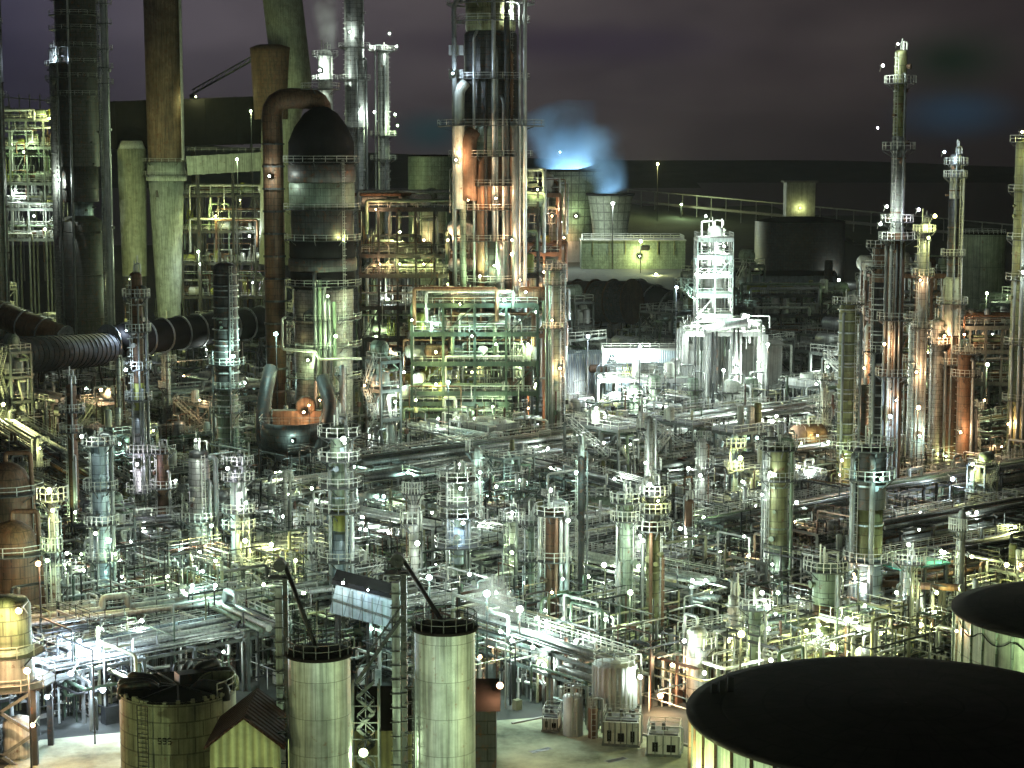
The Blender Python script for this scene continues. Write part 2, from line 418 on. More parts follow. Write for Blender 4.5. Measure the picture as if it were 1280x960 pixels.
def p_column(rr, n):
    t = thing("slim_tower", (0, 0, 0), 0, "x", "column")
    r = rr.uniform(.3, .75); h = rr.uniform(8, 20); m = rr.choice(("cladding", "cladding_fine", "cladding_green", "cladding_brown", "cladding_blue", "galv", "cladding_olive"))
    MB().lathe([(r*1.15, 0), (r*1.15, h*.25), (r, h*.28), (r, h-r), (r*.8, h-r*.4), (.02, h)], 14).build("shell", m, t, smooth=True)
    for i in range(rr.randint(1, 4)):
        c = rr.uniform(0, 6.28); sp_ = rr.uniform(.7, 2.2); add_platform(t, r, h*(.95-i*.2)-rr.random()*2, c-sp_, c+sp_, rr.uniform(.9, 1.3), n=8)
    MB().ladder(r+.2, 0, .3, h-.5, 0).build("ladder", "rail", t)
    for i in range(3):
        a = rr.uniform(0, 6.28); q = rr.uniform(.08, .2); ra = r+q+.25; zz_ = h*rr.uniform(.6, 1.02); ca, sa = math.cos(a), math.sin(a)
        MB().tube([(0, 0, zz_), (ra*ca, ra*sa, zz_), (ra*ca, ra*sa, 2.5), (ra*ca+rr.uniform(-5, 5), ra*sa, 2.5)], q, 7).build("pipe", rr.choice(("galv", "greypipe", "pale", "brownpipe")), t, smooth=True)
    return t

def p_drums(rr, n):
    t = thing("vertical_vessel", (0, 0, 0), 0, "x", "vessel")
    r = rr.uniform(.9, 1.5); h = rr.uniform(4, 9)
    MB().lathe([(r*.9, 0), (r*.9, 1.3), (r, 1.4), (r, h), (r*.9, h+r*.3), (r*.6, h+r*.5), (.02, h+r*.6)], 16).build("shell", rr.choice(("cladding", "cladding_fine", "pale", "cladding_green", "white")), t, smooth=True)
    add_platform(t, r, h*.8, FR-2, FR+2, 1.0, n=8)
    MB().ladder(r+.2, 0, .3, h, 0).build("ladder", "rail", t)
    MB().tube([(0, 0, h), (0, 0, h+1.6), (r+.8, 0, h+1.6), (r+.8, 0, 1.5), (r+4, 0, 1.5)], .18, 8).build("pipe", "galv", t, smooth=True)
    MB().tube([(0, -r, 2.5), (0, -r-.9, 2.5), (0, -r-.9, .8), (-3, -r-.9, .8)], .14, 6).build("pipe", "greypipe", t, smooth=True)
    return t

def p_exch(rr, n):
    t = thing("heat_exchanger", (0, 0, 0), 0, "x", "exchanger")
    r = rr.uniform(.55, .85); L_ = rr.uniform(5, 8)
    for k in range(n):
        z = 1.6+k*2.3*r*1.15
        m = rr.choice(("cladding", "galv", "pale", "cladding_olive", "greypipe"))
        o = MB().lathe([(.02, -L_/2-.25), (r*1.15, -L_/2-.2), (r*1.15, -L_/2), (r, -L_/2+.05), (r, L_/2*.7), (r*1.2, L_/2*.7+.05), (r*1.2, L_/2*.7+.3), (r, L_/2*.7+.35), (r, L_/2), (r*.6, L_/2+r*.4), (.02, L_/2+r*.5)], 16, axis='x', off=(0, 0, z)).build("shell", m, t, smooth=True)
        MB().tube([(-L_*.3, 0, z+r), (-L_*.3, 0, z+r+.9), (-L_*.3, 2.2, z+r+.9), (-L_*.3, 2.2, .6)], .16, 6).build("pipe", "galv", t, smooth=True)
        MB().tube([(L_*.2, 0, z+r), (L_*.2, 0, z+r+.6), (L_*.2, -1.9, z+r+.6), (L_*.2, -1.9, .5)], .14, 6).build("pipe", "greypipe", t, smooth=True)
    b = MB()
    for x in (-L_*.28, L_*.28): b.box(x, 0, 0, .4, r*1.7, 1.6-r*.6)
    b.build_each("saddle", "concrete", t)
    return t

def p_cooler(rr, nx):
    t = thing("air_cooler", (0, 0, 0), 0, "x", "air cooler")
    X, Yy, z = nx*4.0, 8.0, 6.5
    b = MB()
    for i in range(nx+1):
        for y in (-Yy/2, Yy/2): b.box(-X/2+i*4, y, 0, .3, .3, z)
    b.bar((-X/2, -Yy/2, z-.2), (X/2, -Yy/2, z-.2), .3, .4); b.bar((-X/2, Yy/2, z-.2), (X/2, Yy/2, z-.2), .3, .4); b.build("frame", "structure_grey", t)
    MB().box(0, 0, z, X, Yy, 1.1).build("tube_bundle", "galv", t)
    for i in range(nx):
        MB().lathe([(1.9, z+1.1), (1.75, z+1.8), (1.68, z+1.8), (1.6, z+1.15), (.3, z+1.3), (.02, z+1.35)], 18, (-X/2+2+i*4, 0)).build("fan_ring", "pale", t, smooth=True)
    MB().rect_rail(-X/2-.8, X/2+.8, -Yy/2-.8, Yy/2+.8, z+.2).build("railing", "rail", t)
    MB().tube([(-X/2-1, -2, z+.6), (-X/2-1, 2, z+.6)], .3, 8).build("header_pipe", "pale", t, smooth=True)
    return t

def p_pumps(rr, n):
    t = thing("pump", (0, 0, 0), 0, "x", "pump")
    MB().box(0, 0, 0, 2.4, .9, .35).build("base", "concrete", t)
    MB().lathe([(.02, -.2), (.32, -.2), (.32, .85), (.02, .85)], 10, axis='x', off=(.1, 0, .85)).build("motor", rr.choice(("greenpipe", "cladding_blue", "greypipe")), t, smooth=True)
    b = MB(); b.lathe([(.02, -.3), (.42, -.25), (.42, .1), (.02, .15)], 12, axis='x', off=(-.6, 0, .85)); b.tube([(-.6, 0, 1.2), (-.6, 0, 2.6), (-.6, 2, 2.6)], .13, 6); b.tube([(-.9, 0, .85), (-1.8, 0, .85), (-1.8, 0, 2.2)], .15, 6)
    b.build("casing", "greypipe", t); return t

def p_heater(rr, n):
    t = thing("fired_heater", (0, 0, 0), 0, "x", "furnace")
    b = MB()
    for x in (-3, 3):
        for y in (-2.4, 2.4): b.box(x, y, 0, .4, .4, 2.5)
    b.build_each("leg", "darksteel", t)
    MB().box(0, 0, 2.5, 7, 5.6, 8).build("firebox", "cladding_olive", t)
    MB().lathe([(2.2, 10.5), (1.0, 12.6), (.95, 20), (.85, 20), (.8, 18)], 16).build("stack", "cladding_dark", t, smooth=True)
    for z in (5.5, 10.6): o = MB().rect_rail(-4.2, 4.2, -3.5, 3.5, z, 1.8).build("railing", "rail", t)
    w = MB()
    for z in (5.4, 10.5): w.box(0, -3.2, z, 8.4, .9, .1)
    w.build("walkway", "grating", t)
    return t

def p_rack(rr, L_=24.0, wd=6.0, levels=2, npipes=9, h0=5.0, lh=2.4, m="structure_grey", rail=True, mats=("greypipe", "galv", "pale", "greenpipe", "galv")):
    t = thing("pipe_rack", (0, 0, 0), 0, "x", "pipe rack")
    b = MB(); n = max(1, int(L_/6)); zt = h0+(levels-1)*lh
    for i in range(n+1):
        x = -L_/2+i*L_/n
        for y in (-wd/2, wd/2): b.box(x, y, 0, .36, .36, zt+.3)
    b.build_each("post", m, t); b = MB()
    for i in range(n+1):
        x = -L_/2+i*L_/n
        for l in range(levels): b.bar((x, -wd/2-.5, h0+l*lh), (x, wd/2+.5, h0+l*lh), .3, .4)
    for y in (-wd/2, wd/2):
        for l in range(levels): b.bar((-L_/2, y, h0+l*lh-.1), (L_/2, y, h0+l*lh-.1), .22, .35)
    b.build("beam", m, t)
    for l in range(levels):
        y = -wd/2+.3
        for k in range(npipes):
            r = rr.choice((.1, .14, .2, .28, .38)); y += r+rr.choice((.12, .3, .6))
            if y > wd/2-.3: break
            z = h0+l*lh+.22+r
            P = [(-L_/2-1, y, z), (L_/2+1, y, z)]
            if rr.random() < .25:
                x = rr.uniform(-.3, .3)*L_; P = [(-L_/2-1, y, z), (x, y, z), (x, y, z+1.4), (x+3, y, z+1.4), (x+3, y, z), (L_/2+1, y, z)]
            MB().tube(P, r, 8 if r > .2 else 6, bend=r*1.5).build("pipe", rr.choice(mats), t, smooth=True); y += r
    if rail:
        w = MB().box(0, wd/2+.9, zt+.1, L_, .9, .1).build("walkway", "grating", t)
        b = MB()
        for yy in (wd/2+.5, wd/2+1.35): b.path_rail([(-L_/2+i*L_/12, yy) for i in range(13)], zt+.2)
        b.build("railing", "rail", w)
    return t

AX = math.radians(40)     # plant grid direction
def rack(p, q, label, **k):
    """rack between two ground points"""
    p = Vector(p); q = Vector(q); d = q-p
    rr = random.Random(int(abs(p.x*7+q.y*3)))
    t = p_rack(rr, d.length, **k); c = (p+q)/2
    t.location = (c.x, c.y, 0); t.rotation_euler = (0, 0, math.atan2(d.y, d.x)); tag(t, label)
    n = max(2, int(d.length/7))
    for i in range(n+1):
        e = p+d*(i/n); clear(e.x, e.y, k.get('wd', 6.0)/2+.8)
    return t
# ================================================================ HERO COLUMNS
column("pale blue-white clad column with a railed top, lowest left of the slender columns", 130, 552, 775, 21, "cladding_blue", plats=[556, 612, 655, 700], pipes=3, ladder=True)
column("pale green-white column with dark cap, right of the brown column on the left side", 252, 562, 742, 26, "cladding_fine", plats=[650, 700], pipes=2, steps=[(0, "cladding_fine", 1.0), (.93, "darksteel", .96)])
column("dark brown rusty column beside the pale green-white column", 206, 560, 700, 15, "cladding_brown", plats=[566, 610], pipes=1)
column("tall thin tower with brown upper part and a yellow band, lit violet-white halfway down", 178, 340, 700, 15, "cladding_brown", plats=[372, 415, 462, 500, 565, 615], pipes=4, steps=[(0, "cladding_fine", 1.15), (.36, "cladding", 1.2), (.52, "yellowgreen", 1.0), (.62, "cladding_brown", 1.0)])
column("dark green tower ringed with close hoops, left of the giant domed reactor", 286, 328, 600, 30, "cladding_dark", plats=[455, 485, 515, 560], ring=2.0, pipes=2, steps=[(0, "cladding_green", .9), (.45, "cladding_dark", 1.0)], head='dome')
column("white-green column with lit service platforms just right of the hooped tower", 300, 575, 745, 20, "white", plats=[580, 600, 640, 660, 700], pipes=4)
column("slim column inside a stack of railed platforms, centre left below the reactor", 427, 530, 800, 22, "cladding_fine", plats=[545, 575, 608, 640, 700], steps=[(0, "cladding_blue", 1.3), (.25, "cladding_blue", 1.15), (.5, "yellowgreen", .8), (.62, "cladding_green", 1.0)], pipes=4, full=True, pw=1.6)
column("column with a blue-white lit drum section amid the central pipe racks", 573, 590, 795, 20, "cladding_green", plats=[600, 630, 645, 682, 720, 750], steps=[(0, "cladding_green", .85), (.45, "cladding_blue", 1.25), (.66, "cladding_green", .9)], pipes=5, full=True, pw=1.7)
column("brown rust-streaked column wrapped in pipes, with a lamp above its top deck", 692, 636, 806, 26, "cladding_brown", plats=[643, 700], pipes=6, pm='brownpipe', full=True)
column("smooth bright green column, left one of the close pair", 782, 622, 822, 17, "cladding_green", plats=[628, 650], pipes=2, pm='greenpipe', ladder=True)
column("olive column with an orange-lit flank, right one of the close pair", 815, 606, 822, 17, "cladding_olive", plats=[618, 640, 662], pipes=3, pm='brownpipe', steps=[(0, "cladding_olive", 1.0), (.72, "cladding_dark", 1.2)])
column("short column with rusty orange top, right of the close pair of columns", 860, 624, 735, 11, "pale", plats=[], nplat=0, pipes=1, steps=[(0, "pale", 1.0), (.7, "rust", 1.15)])
column("yellow-green clad column under the long pipe bridge, right of centre", 970, 556, 762, 25, "cladding_olive", plats=[562, 600], pipes=3, pm='greenpipe', steps=[(0, "cladding_green", 1.0), (.4, "cladding_olive", 1.0)])
column("big column with black upper, orange-lit middle and pale blue lower section", 1082, 556, 800, 36, "cladding_blue", plats=[562, 598, 700], pipes=3, steps=[(0, "cladding_blue", 1.05), (.42, "cladding_olive", 1.0), (.68, "cladding_dark", 1.15)])
column("olive hooped column with a small railed crown, left of the tall right-hand towers", 1055, 378, 640, 22, "cladding_olive", plats=[380, 560], ring=1.9, pipes=2)
column("tallest slender tower on the right, with lamps and rails on its top", 1112, 62, 660, 17, "cladding_olive", plats=[105, 188, 278, 300, 400, 470], pipes=4, full=False, pw=1.5, steps=[(0, "cladding_brown", 1.25), (.62, "cladding", 1.0), (.82, "cladding_olive", .9)])
column("dark hooped tower standing left against the tallest slender tower", 1094, 305, 640, 20, "cladding_dark", plats=[310, 335, 440], ring=1.8, pipes=2, steps=[(0, "cladding_dark", 1.0), (.86, "rust", 1.0)])
column("second slender right-hand tower with a small lit crown of rails", 1184, 192, 600, 17, "cladding_dark", plats=[206, 222, 320, 380, 455], pipes=4, steps=[(0, "cladding_brown", 1.3), (.45, "pale", 1.35), (.62, "cladding_dark", .9), (.86, "cladding", .8)])
column("grey-violet lit thin column between the two slender right-hand towers", 1147, 278, 610, 12, "cladding", plats=[290, 345, 410], pipes=3)
column("short white column glowing pale among the orange-lit vessels on the right", 1139, 400, 600, 15, "cladding_fine", plats=[402, 452], pipes=2)
column("short tan column beside the glowing white one on the right", 1168, 398, 600, 18, "cladding_brown", plats=[430], pipes=2, steps=[(0, "cladding_fine", 1.0)])
column("wide pipe-wrapped tower cut by the right edge of the picture", 1274, 172, 600, 34, "cladding_olive", plats=[178, 240, 300, 350, 430, 500], pipes=8, full=True)
column("plain brown column without a ladder between the racks near the right edge", 1203, 440, 610, 20, "cladding_brown", plats=[442, 470], pipes=2, ladder=False)
column("green vessel column fed by the brown elbow pipe, lower right", 1031, 703, 830, 34, "cladding_green", plats=[712], pipes=1, steps=[(0, "cladding_green", 1.0), (.42, "cladding_brown", .98), (.6, "cladding_green", 1.02)])
column("small green column standing before the black tank roof", 943, 754, 872, 18, "cladding_green", plats=[760], pipes=1)
column("pale green drum column with bands, left of the small green column", 916, 743, 860, 15, "cladding_fine", plats=[], nplat=0, ring=1.2, pipes=1)
column("light blue column behind the tall orange-lit one, lower right", 1134, 700, 820, 14, "cladding_blue", plats=[704], pipes=2)
column("grey-green column with cross piping left of the dark round duct", 693, 335, 560, 16, "cladding_green", plats=[338, 356, 410], pipes=5)
column("thin dark pipe column rising behind the pair of green columns", 726, 570, 800, 8, "darksteel", plats=[], nplat=0, pipes=1)
column("tall pale column in the yellow-lit yard at the left", 95, 480, 700, 13, "cladding_brown", plats=[515, 540], pipes=2)
column("small dark column with ladder between the left racks", 232, 640, 735, 10, "darksteel", plats=[650], pipes=1)
column("thin grey column beside the stair tower left of centre", 390, 640, 790, 9, "galv", plats=[655, 690], pipes=2)
column("white drum column amid the valves below the centre", 640, 640, 770, 12, "cladding_fine", plats=[650], pipes=2)
column("green-grey column left of the rust-streaked one", 664, 650, 790, 9, "cladding_green", plats=[655, 700], pipes=2)

# behind the reactor: three slender columns with lamps
column("pale steaming column behind the reactor, leftmost of three", 411, 62, 480, 17, "pale", plats=[70, 100], pipes=2, pw=1.6)
column("grey column behind the reactor, tallest of the three", 447, -30, 478, 24, "cladding", plats=[60, 100, 160], pipes=3, pw=1.6)
column("slim column with lit crown, rightmost of the three behind the reactor", 482, 62, 470, 13, "cladding", plats=[64, 170, 200], pipes=2, pw=2.2, full=True)
column("tall dark column cut off by the left picture edge", 2, -30, 460, 26, "cladding_dark", plats=[30, 120], pipes=3)
column("pale thin column with platforms left of the big dark brown one", 78, 60, 450, 13, "cladding_fine", plats=[82, 100, 128], pipes=2)
column("thin platformed column right of the big dark one, top left", 141, -20, 455, 9, "galv", plats=[5, 30, 62, 85, 105], pipes=3)

# ================================================================ BIG DARK COLUMN TOP LEFT
t, x, Y, r, zt = column("huge dark clad column with hoops and a narrowed grey-blue waist, top left", 106, -40, 450, 50, "cladding_dark",
    plats=[0, 20, 38, 60, 80, 98, 120], pipes=3, steps=[(0, "cladding_dark", 1.1), (.36, "cladding_blue", .62), (.41, "cladding_dark", .9), (.5, "cladding_dark", 1.0)], pw=1.8)

# ================================================================ GIANT REACTOR
Yr = depth(556); xr = W(406, 556, Yr).x; rr_ = 42*ppm(406, 400, Yr)
t = thing("reactor_vessel", (xr, Yr, 0), 0, "giant black-domed reactor vessel with green clad drum bands and vertical pipes", "reactor"); clear(xr, Yr, rr_+8)
zz = lambda v: W(406, v, Yr).z
MB().lathe([(rr_*.98, zz(205)), (rr_*.97, zz(178)), (rr_*.8, zz(160)), (rr_*.5, zz(142)), (rr_*.22, zz(134)), (.02, zz(133))], 28).build("dome", "black", t, smooth=True)  # the dome stands unlit; that darkness is put into its black material
bands = [(205, 228, "cladding_dark", 1.0), (228, 262, "cladding_green", .97), (262, 300, "cladding_dark", .93), (300, 322, "black", .98), (322, 338, "cladding_dark", 1.02), (338, 360, "black", .96),
         (360, 402, "cladding_fine", .9), (402, 430, "cladding_fine", .88), (430, 520, "cladding_fine", .86)]
for a, b_, m, k in bands:
    MB().lathe([(rr_*k*.96, zz(b_)), (rr_*k, zz(b_)+.3), (rr_*k, zz(a)-.3), (rr_*k*.96, zz(a))], 28).build("drum_band", m, t, smooth=True)
MB().lathe([(rr_*.5, 0), (rr_*.5, zz(545)), (rr_*.85, zz(520))], 24).build("skirt", "darksteel", t, smooth=True)
for v in (203, 262, 300, 356, 398, 432, 470): add_platform(t, rr_*.95, zz(v), FR-1.9, FR+1.7, 1.3)
for i, du in enumerate((-6, 0, 6, 12, 18)):
    xx = (du)*ppm(406, 400, Yr); yy = -rr_*1.0-.2
    MB().tube([(xx, yy, zz(338+i*9)), (xx, yy, zz(505))], .42, 10).build("riser_pipe", ("greypipe", "greenpipe", "galv", "greypipe", "greenpipe")[i], t, smooth=True)
MB().tube([(-rr_-.6, -3, zz(395)), (-rr_-.6, -rr_-.8, zz(395)), (-rr_-.6, -rr_-.8, zz(432)), (-1, -rr_-1, zz(434)), (0, -rr_-1.2, zz(444)), (rr_+1.5, -rr_-1.2, zz(443))], .28, 8).build("pipe", "rail", t, smooth=True)
MB().ladder(rr_*.7, -rr_*.75, zz(520), zz(200), FR+.8).build("ladder", "rail", t)
for z in (zz(392),): MB().lathe([(.02, -.5), (1.1, -.45), (1.1, .1), (.02, .12)], 18, axis='y', off=(-rr_*.35, -rr_*.88, z)).build("manhole", "cladding_dark", t, smooth=True)
# gooseneck vapour line
t = thing("vapour_line", (xr, Yr, 0), 0, "huge dark brown gooseneck pipe looping over the left of the domed reactor", "pipe")
MB().tube([(0, 1.5, zz(160)), (0, 1.5, zz(124)), (-10.0, 0, zz(122)), (-9.8, 0, zz(185)), (-9.8, 0, zz(560))], 2.1, 18, bend=4).build("pipe_shell", "cladding_brown", t, smooth=True)
b = MB()
for v in range(180, 560, 28): b.lathe([(2.1, zz(v)-.2), (2.35, zz(v)-.2), (2.35, zz(v)+.2), (2.1, zz(v)+.2)], 16, (-9.8, 0))
b.build_each("flange", "cladding_dark", t)
add_platform(t, 2.4, zz(112), 0, 2*PI, 1.6)
t.location = (xr, Yr, 0)
# boat-shaped duct under the reactor
Yb = depth(602); o_b = Vector((W(368, 560, Yb).x, Yb, 0)); PB = lambda u, v, dy=0: W(u, v, Yb+dy)-o_b
t = thing("transfer_duct", o_b, 0, "broad dark curved duct sweeping under the reactor like a boat hull", "duct"); clear(o_b.x, Yb, 9); SCREEN.append((315, 425, 470, 606))
MB().tube([PB(338, 462, 14), PB(330, 500, 6), PB(328, 552), PB(352, 574), PB(386, 578), PB(404, 548), PB(415, 512, 3), PB(404, 474, 10)], 1.35, 18, bend=5).build("duct_shell", "darksteel", t, smooth=True)
q = PB(326, 540); q2 = PB(400, 540)
MB().lathe([(.4, q.z-5.5), (5.0, q.z-2.5), (5.6, q.z), (5.6, q.z+1.8), (5.3, q.z+1.8), (4.6, q.z-1)], 28, (-.5, 1.5)).build("hopper", "cladding_dark", t, smooth=True)
b = MB(); c_ = PB(382, 508, 4); b.lathe([(.02, -.4), (1.6, -.35), (1.9, -.1), (1.9, .6), (1.6, .6), (1.6, .1), (.02, .1)], 26, axis='y', off=(c_.x, c_.y, c_.z)); b.build("manway", "chimney_brown", t, smooth=True)
c_ = PB(372, 522, 5); MB().box(c_.x, c_.y, c_.z-2.2, 9, 2.5, 3.6).build("valve_box", "chimney_brown", t)
MB().rect_rail(-6, 5, -3.2, 5, q.z+1.9, 1.6).build("railing", "rail", t)
b = MB()
for x in (-6, 5):
    for y in (-3, 5): b.box(x, y, 0, .5, .5, q.z+1.8)
b.build_each("support_leg", "darksteel", t)

# ================================================================ BIG CENTRAL TOWER
Yt = depth(545); xt = W(614, 545, Yt).x; pm_ = ppm(614, 300, Yt); zz2 = lambda v: W(614, v, Yt).z
t = thing("regenerator_tower", (xt, Yt, 0), 0, "massive central tower rising out of the top, with a wide ring deck", "tower"); clear(xt, Yt, 10)
for (a, b_, w, m) in ((-40, 40, 62, "cladding_olive"), (40, 100, 66, "cladding_dark"), (100, 158, 74, "cladding_dark"), (158, 196, 80, "cladding_green"), (196, 262, 72, "cladding_brown"), (262, 545, 60, "cladding_dark")):
    q = w/2*pm_; MB().lathe([(q*.95, zz2(b_)), (q, zz2(b_)+.5), (q, zz2(a)-.5), (q*.93, zz2(a))], 24).build("shell", m, t, smooth=True)
for v, k in ((6, 1.15), (28, 1.0), (100, 1.0), (158, 1.25), (196, 1.1), (232, 1.0), (262, 1.0), (300, 1.0), (350, 1.0)):
    add_platform(t, 38*pm_*k, zz2(v), 0, 2*PI, 1.8 if v != 158 else 3.2, n=20)
for i, (du, v0, v1, rad, m) in enumerate(((-20, 40, 560, .3, 'galv'), (-6, 100, 500, .4, 'darksteel'), (8, 60, 450, .3, 'greypipe'), (16, 120, 540, .35, 'galv'), (26, 60, 400, .35, 'brownpipe'), (36, 0, 540, .3, 'galv'), (-44, 0, 470, .5, "greypipe"), (-38, 105, 260, 1.1, "pale"), (-26, 165, 250, 1.6, "rust"), (-12, 195, 420, .8, "brownpipe"), (4, 0, 300, .45, "galv"), (20, -20, 470, .6, "darksteel"), (30, 150, 500, .8, "greypipe"), (42, -20, 430, .45, "galv"), (-34, 240, 520, .7, "cladding_green"), (12, 300, 520, .7, "greypipe"))):
    MB().tube([(du*pm_*.8, -34*pm_, zz2(v0)), (du*pm_, -38*pm_, zz2(v0)-1.5), (du*pm_, -38*pm_, zz2(v1))], rad, 10).build("riser_pipe", m, t, smooth=True)
MB().ladder(26*pm_, -30*pm_, zz2(520), zz2(-20), FR+.6).build("ladder", "rail", t)
for v in (62, 92): MB().box(-42*pm_, -20*pm_, zz2(v+8), 3, 3, zz2(v-4)-zz2(v+8)).build("control_cabin", "galv", t)

# ================================================================ CHIMNEYS AND DUCTS, UPPER LEFT
Yc = depth(420); pc = ppm(210, 300, Yc)
def prof_stack(label, name, u, secs, cat="chimney"):
    x = W(u, 420, Yc).x; t = thing(name, (x, Yc, 0), 0, label, cat); clear(x, Yc, 10)
    Z = lambda v: W(u, v, Yc).z
    for (a, b_, w0, w1, m) in secs:
        MB().lathe([(w1/2*pc, Z(b_)), (w0/2*pc, Z(a))], 28, cap1=True).build("shaft", m, t, smooth=True)
    return t, Z
t, Z = prof_stack("fat brown rust-streaked chimney on a pale green collar, upper left", "chimney", 212, [(-60, 202, 47, 44, "chimney_brown"), (202, 219, 47, 47, "chimney_pale"), (219, 226, 52, 50, "chimney_pale"), (226, 412, 44, 27, "chimney_pale"), (412, 470, 30, 34, "cladding_dark")])
for v in (203, 219): add_platform(t, 24*pc, Z(v), FR-1.8, FR+1.8, 1.2)
MB().tube([(25*pc, -5, Z(-30)), (25*pc, -5, Z(200))], .5, 8).build("conduit", "galv", t)
b = MB()
for v in range(240, 400, 21): b.box(-2, -22*pc+ (v-226)*.045, Z(v+6), 1.1, .3, 2.2)
b.build_each("access_panel", "cladding_dark", t)
t, Z = prof_stack("stubby olive flue with a pale cap standing left of the brown chimney", "flue_stack", 170, [(176, 186, 26, 34, "pale"), (186, 345, 36, 30, "flue_olive"), (345, 450, 30, 30, "cladding_dark")])
# pale green duct running right from the chimney collar
def hbox(name, label, u0, v0, u1, v1, Y, hpx, dep, m, cat, legs=True, roof=None, rail=False):
    a = W(u0, v0, Y); b_ = W(u1, v1, Y); s = ppm(u0, v0, Y); h = hpx*s
    t = thing(name, (a.x, Y, 0), 0, label, cat); d = b_-a
    o = MB(); n = 6
    o.bar((0, 0, a.z), (d.x, 0, b_.z), dep, h); o.build("casing", m, t)
    fr = MB()
    for i in range(n+1):
        c = Vector((0, 0, a.z))*(1-i/n)+Vector((d.x, 0, b_.z))*(i/n); dd = d.normalized()*.15
        fr.bar(c-dd, c+dd, dep+.3, h+.3)
    fr.build_each("stiffener", m, t)
    if legs:
        g = MB()
        for i in (0.1, .5, .9): g.box(d.x*i, 0, 0, .8, .8, a.z+(b_.z-a.z)*i-h/2)
        g.build_each("support_leg", "darksteel", t)
    if rail:
        g = MB(); g.path_rail([(d.x*i/12, -dep/2) for i in range(13)], max(a.z, b_.z)+h/2); g.build("railing", "rail", t)
    return t
hbox("flue_duct", "long pale green box duct running right from the brown chimney collar", 236, 207, 345, 201, Yc-4, 23, 5, "chimney_pale", "duct", rail=True)
hbox("flue_duct", "wide black flue duct crossing behind the brown chimney below the skyline", 112, 158, 336, 150, Yc+9, 58, 14, "black", "duct")  # unlit duct, its darkness put into the black colour
# leaning olive duct at the top
t = thing("inclined_duct", (W(350, 0, Yc-6).x, Yc-6, 0), 0, "huge olive inclined duct leaning down towards the domed reactor from the top edge", "duct")
A = W(345, -70, Yc-6); B = W(366, 108, Yc-6); o = Vector((t.location.x, t.location.y, 0))
MB().tube([A-o, B-o, W(352, 135, Yc-6)-o, W(348, 330, Yc-6)-o], 6.3, 22, bend=6).build("duct_shell", "flue_olive", t, smooth=True)
q = W(345, 70, Yc-8)-o
MB().lathe([(6.2, W(345, 150, Yc).z), (7.2, W(345, 68, Yc).z), (7.4, W(345, 62, Yc).z), (5, W(345, 58, Yc).z)], 22, (q.x-1, q.y)).build("expansion_joint", "cladding_brown", t, smooth=True)
# flare boom line
p0 = W(240, 118, Yc+30); p1 = W(322, 72, Yc+10)
t = thing("lattice_boom", (p0.x, p0.y, 0), 0, "thin lattice boom slanting up from the lamp left of the leaning duct", "boom")
b = MB(); b.bar((0, 0, p0.z), p1-Vector((p0.x, p0.y, 0)), .5); b.bar((0, 0, p0.z+1.5), p1-Vector((p0.x, p0.y, -1.5)), .35)
for i in range(14): 
    c = Vector((0, 0, p0.z)).lerp(p1-Vector((p0.x, p0.y, 0)), i/14); b.bar(c, c+Vector((1, 0, 1.8)), .25)
b.build("truss", "structure_grey", t); MB().box(0, 0, 0, 1.5, 1.5, p0.z).build("mast", "darksteel", t)
# corrugated ducts at the left edge
Yd = 430
def hpipe(name, label, u0, v0, u1, v1, Y0, Y1, wpx, m, cat="duct", ribs=0, legs=3, fl="galv"):
    a = W(u0, v0, Y0); b_ = W(u1, v1, Y1); r = wpx/2*ppm(u0, v0, (Y0+Y1)/2); o = Vector((a.x, a.y, 0))
    t = thing(name, o, 0, label, cat)
    MB().tube([a-o, b_-o], r, 22).build("shell", m, t, smooth=True)
    d = (b_-a); L_ = d.length; n = ribs or max(2, int(L_/6)); g = MB(); dn = d.normalized()*.12
    for i in range(n+1):
        c = a-o+d*(i/n); g.tube([c-dn, c+dn], r*(1.04 if ribs else 1.1), 22)
    g.build_each("flange", fl, t)
    g = MB()
    for i in range(legs):
        c = a-o+d*((i+.5)/legs)
        for s in (-1, 1): g.bar((c.x+s*r*.9, c.y, 0), (c.x+s*r*.5, c.y, c.z-r*.7), .4)
    g.build_each("support_leg", "darksteel", t); return t
hpipe("corrugated_duct", "thick blue-grey corrugated duct entering from the left edge", -30, 448, 136, 436, 395, 470, 44, "ducting", ribs=26, fl="ducting")
hpipe("round_duct", "black round duct continuing right from the corrugated duct below the chimney", 136, 428, 345, 400, 470, 520, 40, "black")
hpipe("round_duct", "rusty brown sloping duct above the corrugated one at the left edge", -20, 385, 80, 425, 480, 470, 34, "cladding_brown")
hpipe("horizontal_drum", "big dark horizontal drum with a pale flanged end, right of the central structure", 700, 377, 790, 377, 600, 585, 52, "cladding_dark", "vessel", legs=2, fl="cladding_brown")
hpipe("round_duct", "dark sloping duct behind the big horizontal drum, towards the white-lit column", 795, 372, 860, 395, 615, 600, 46, "black", "duct")
hpipe("brown_duct", "brown elbowed pipe crossing right into the green vessel column at lower right", 985, 684, 1052, 700, 262, 248, 15, "cladding_brown", "pipe", legs=0)
hpipe("rundown_pipe", "long straight dark pipe passing above the tank rim at far right", 1062, 727, 1202, 735, 236, 222, 9, "brownpipe", "pipe")
hpipe("rundown_pipe", "dark sloping pipe ending near the lower lamps right of centre", 868, 722, 985, 702, 255, 270, 9, "darksteel", "pipe")

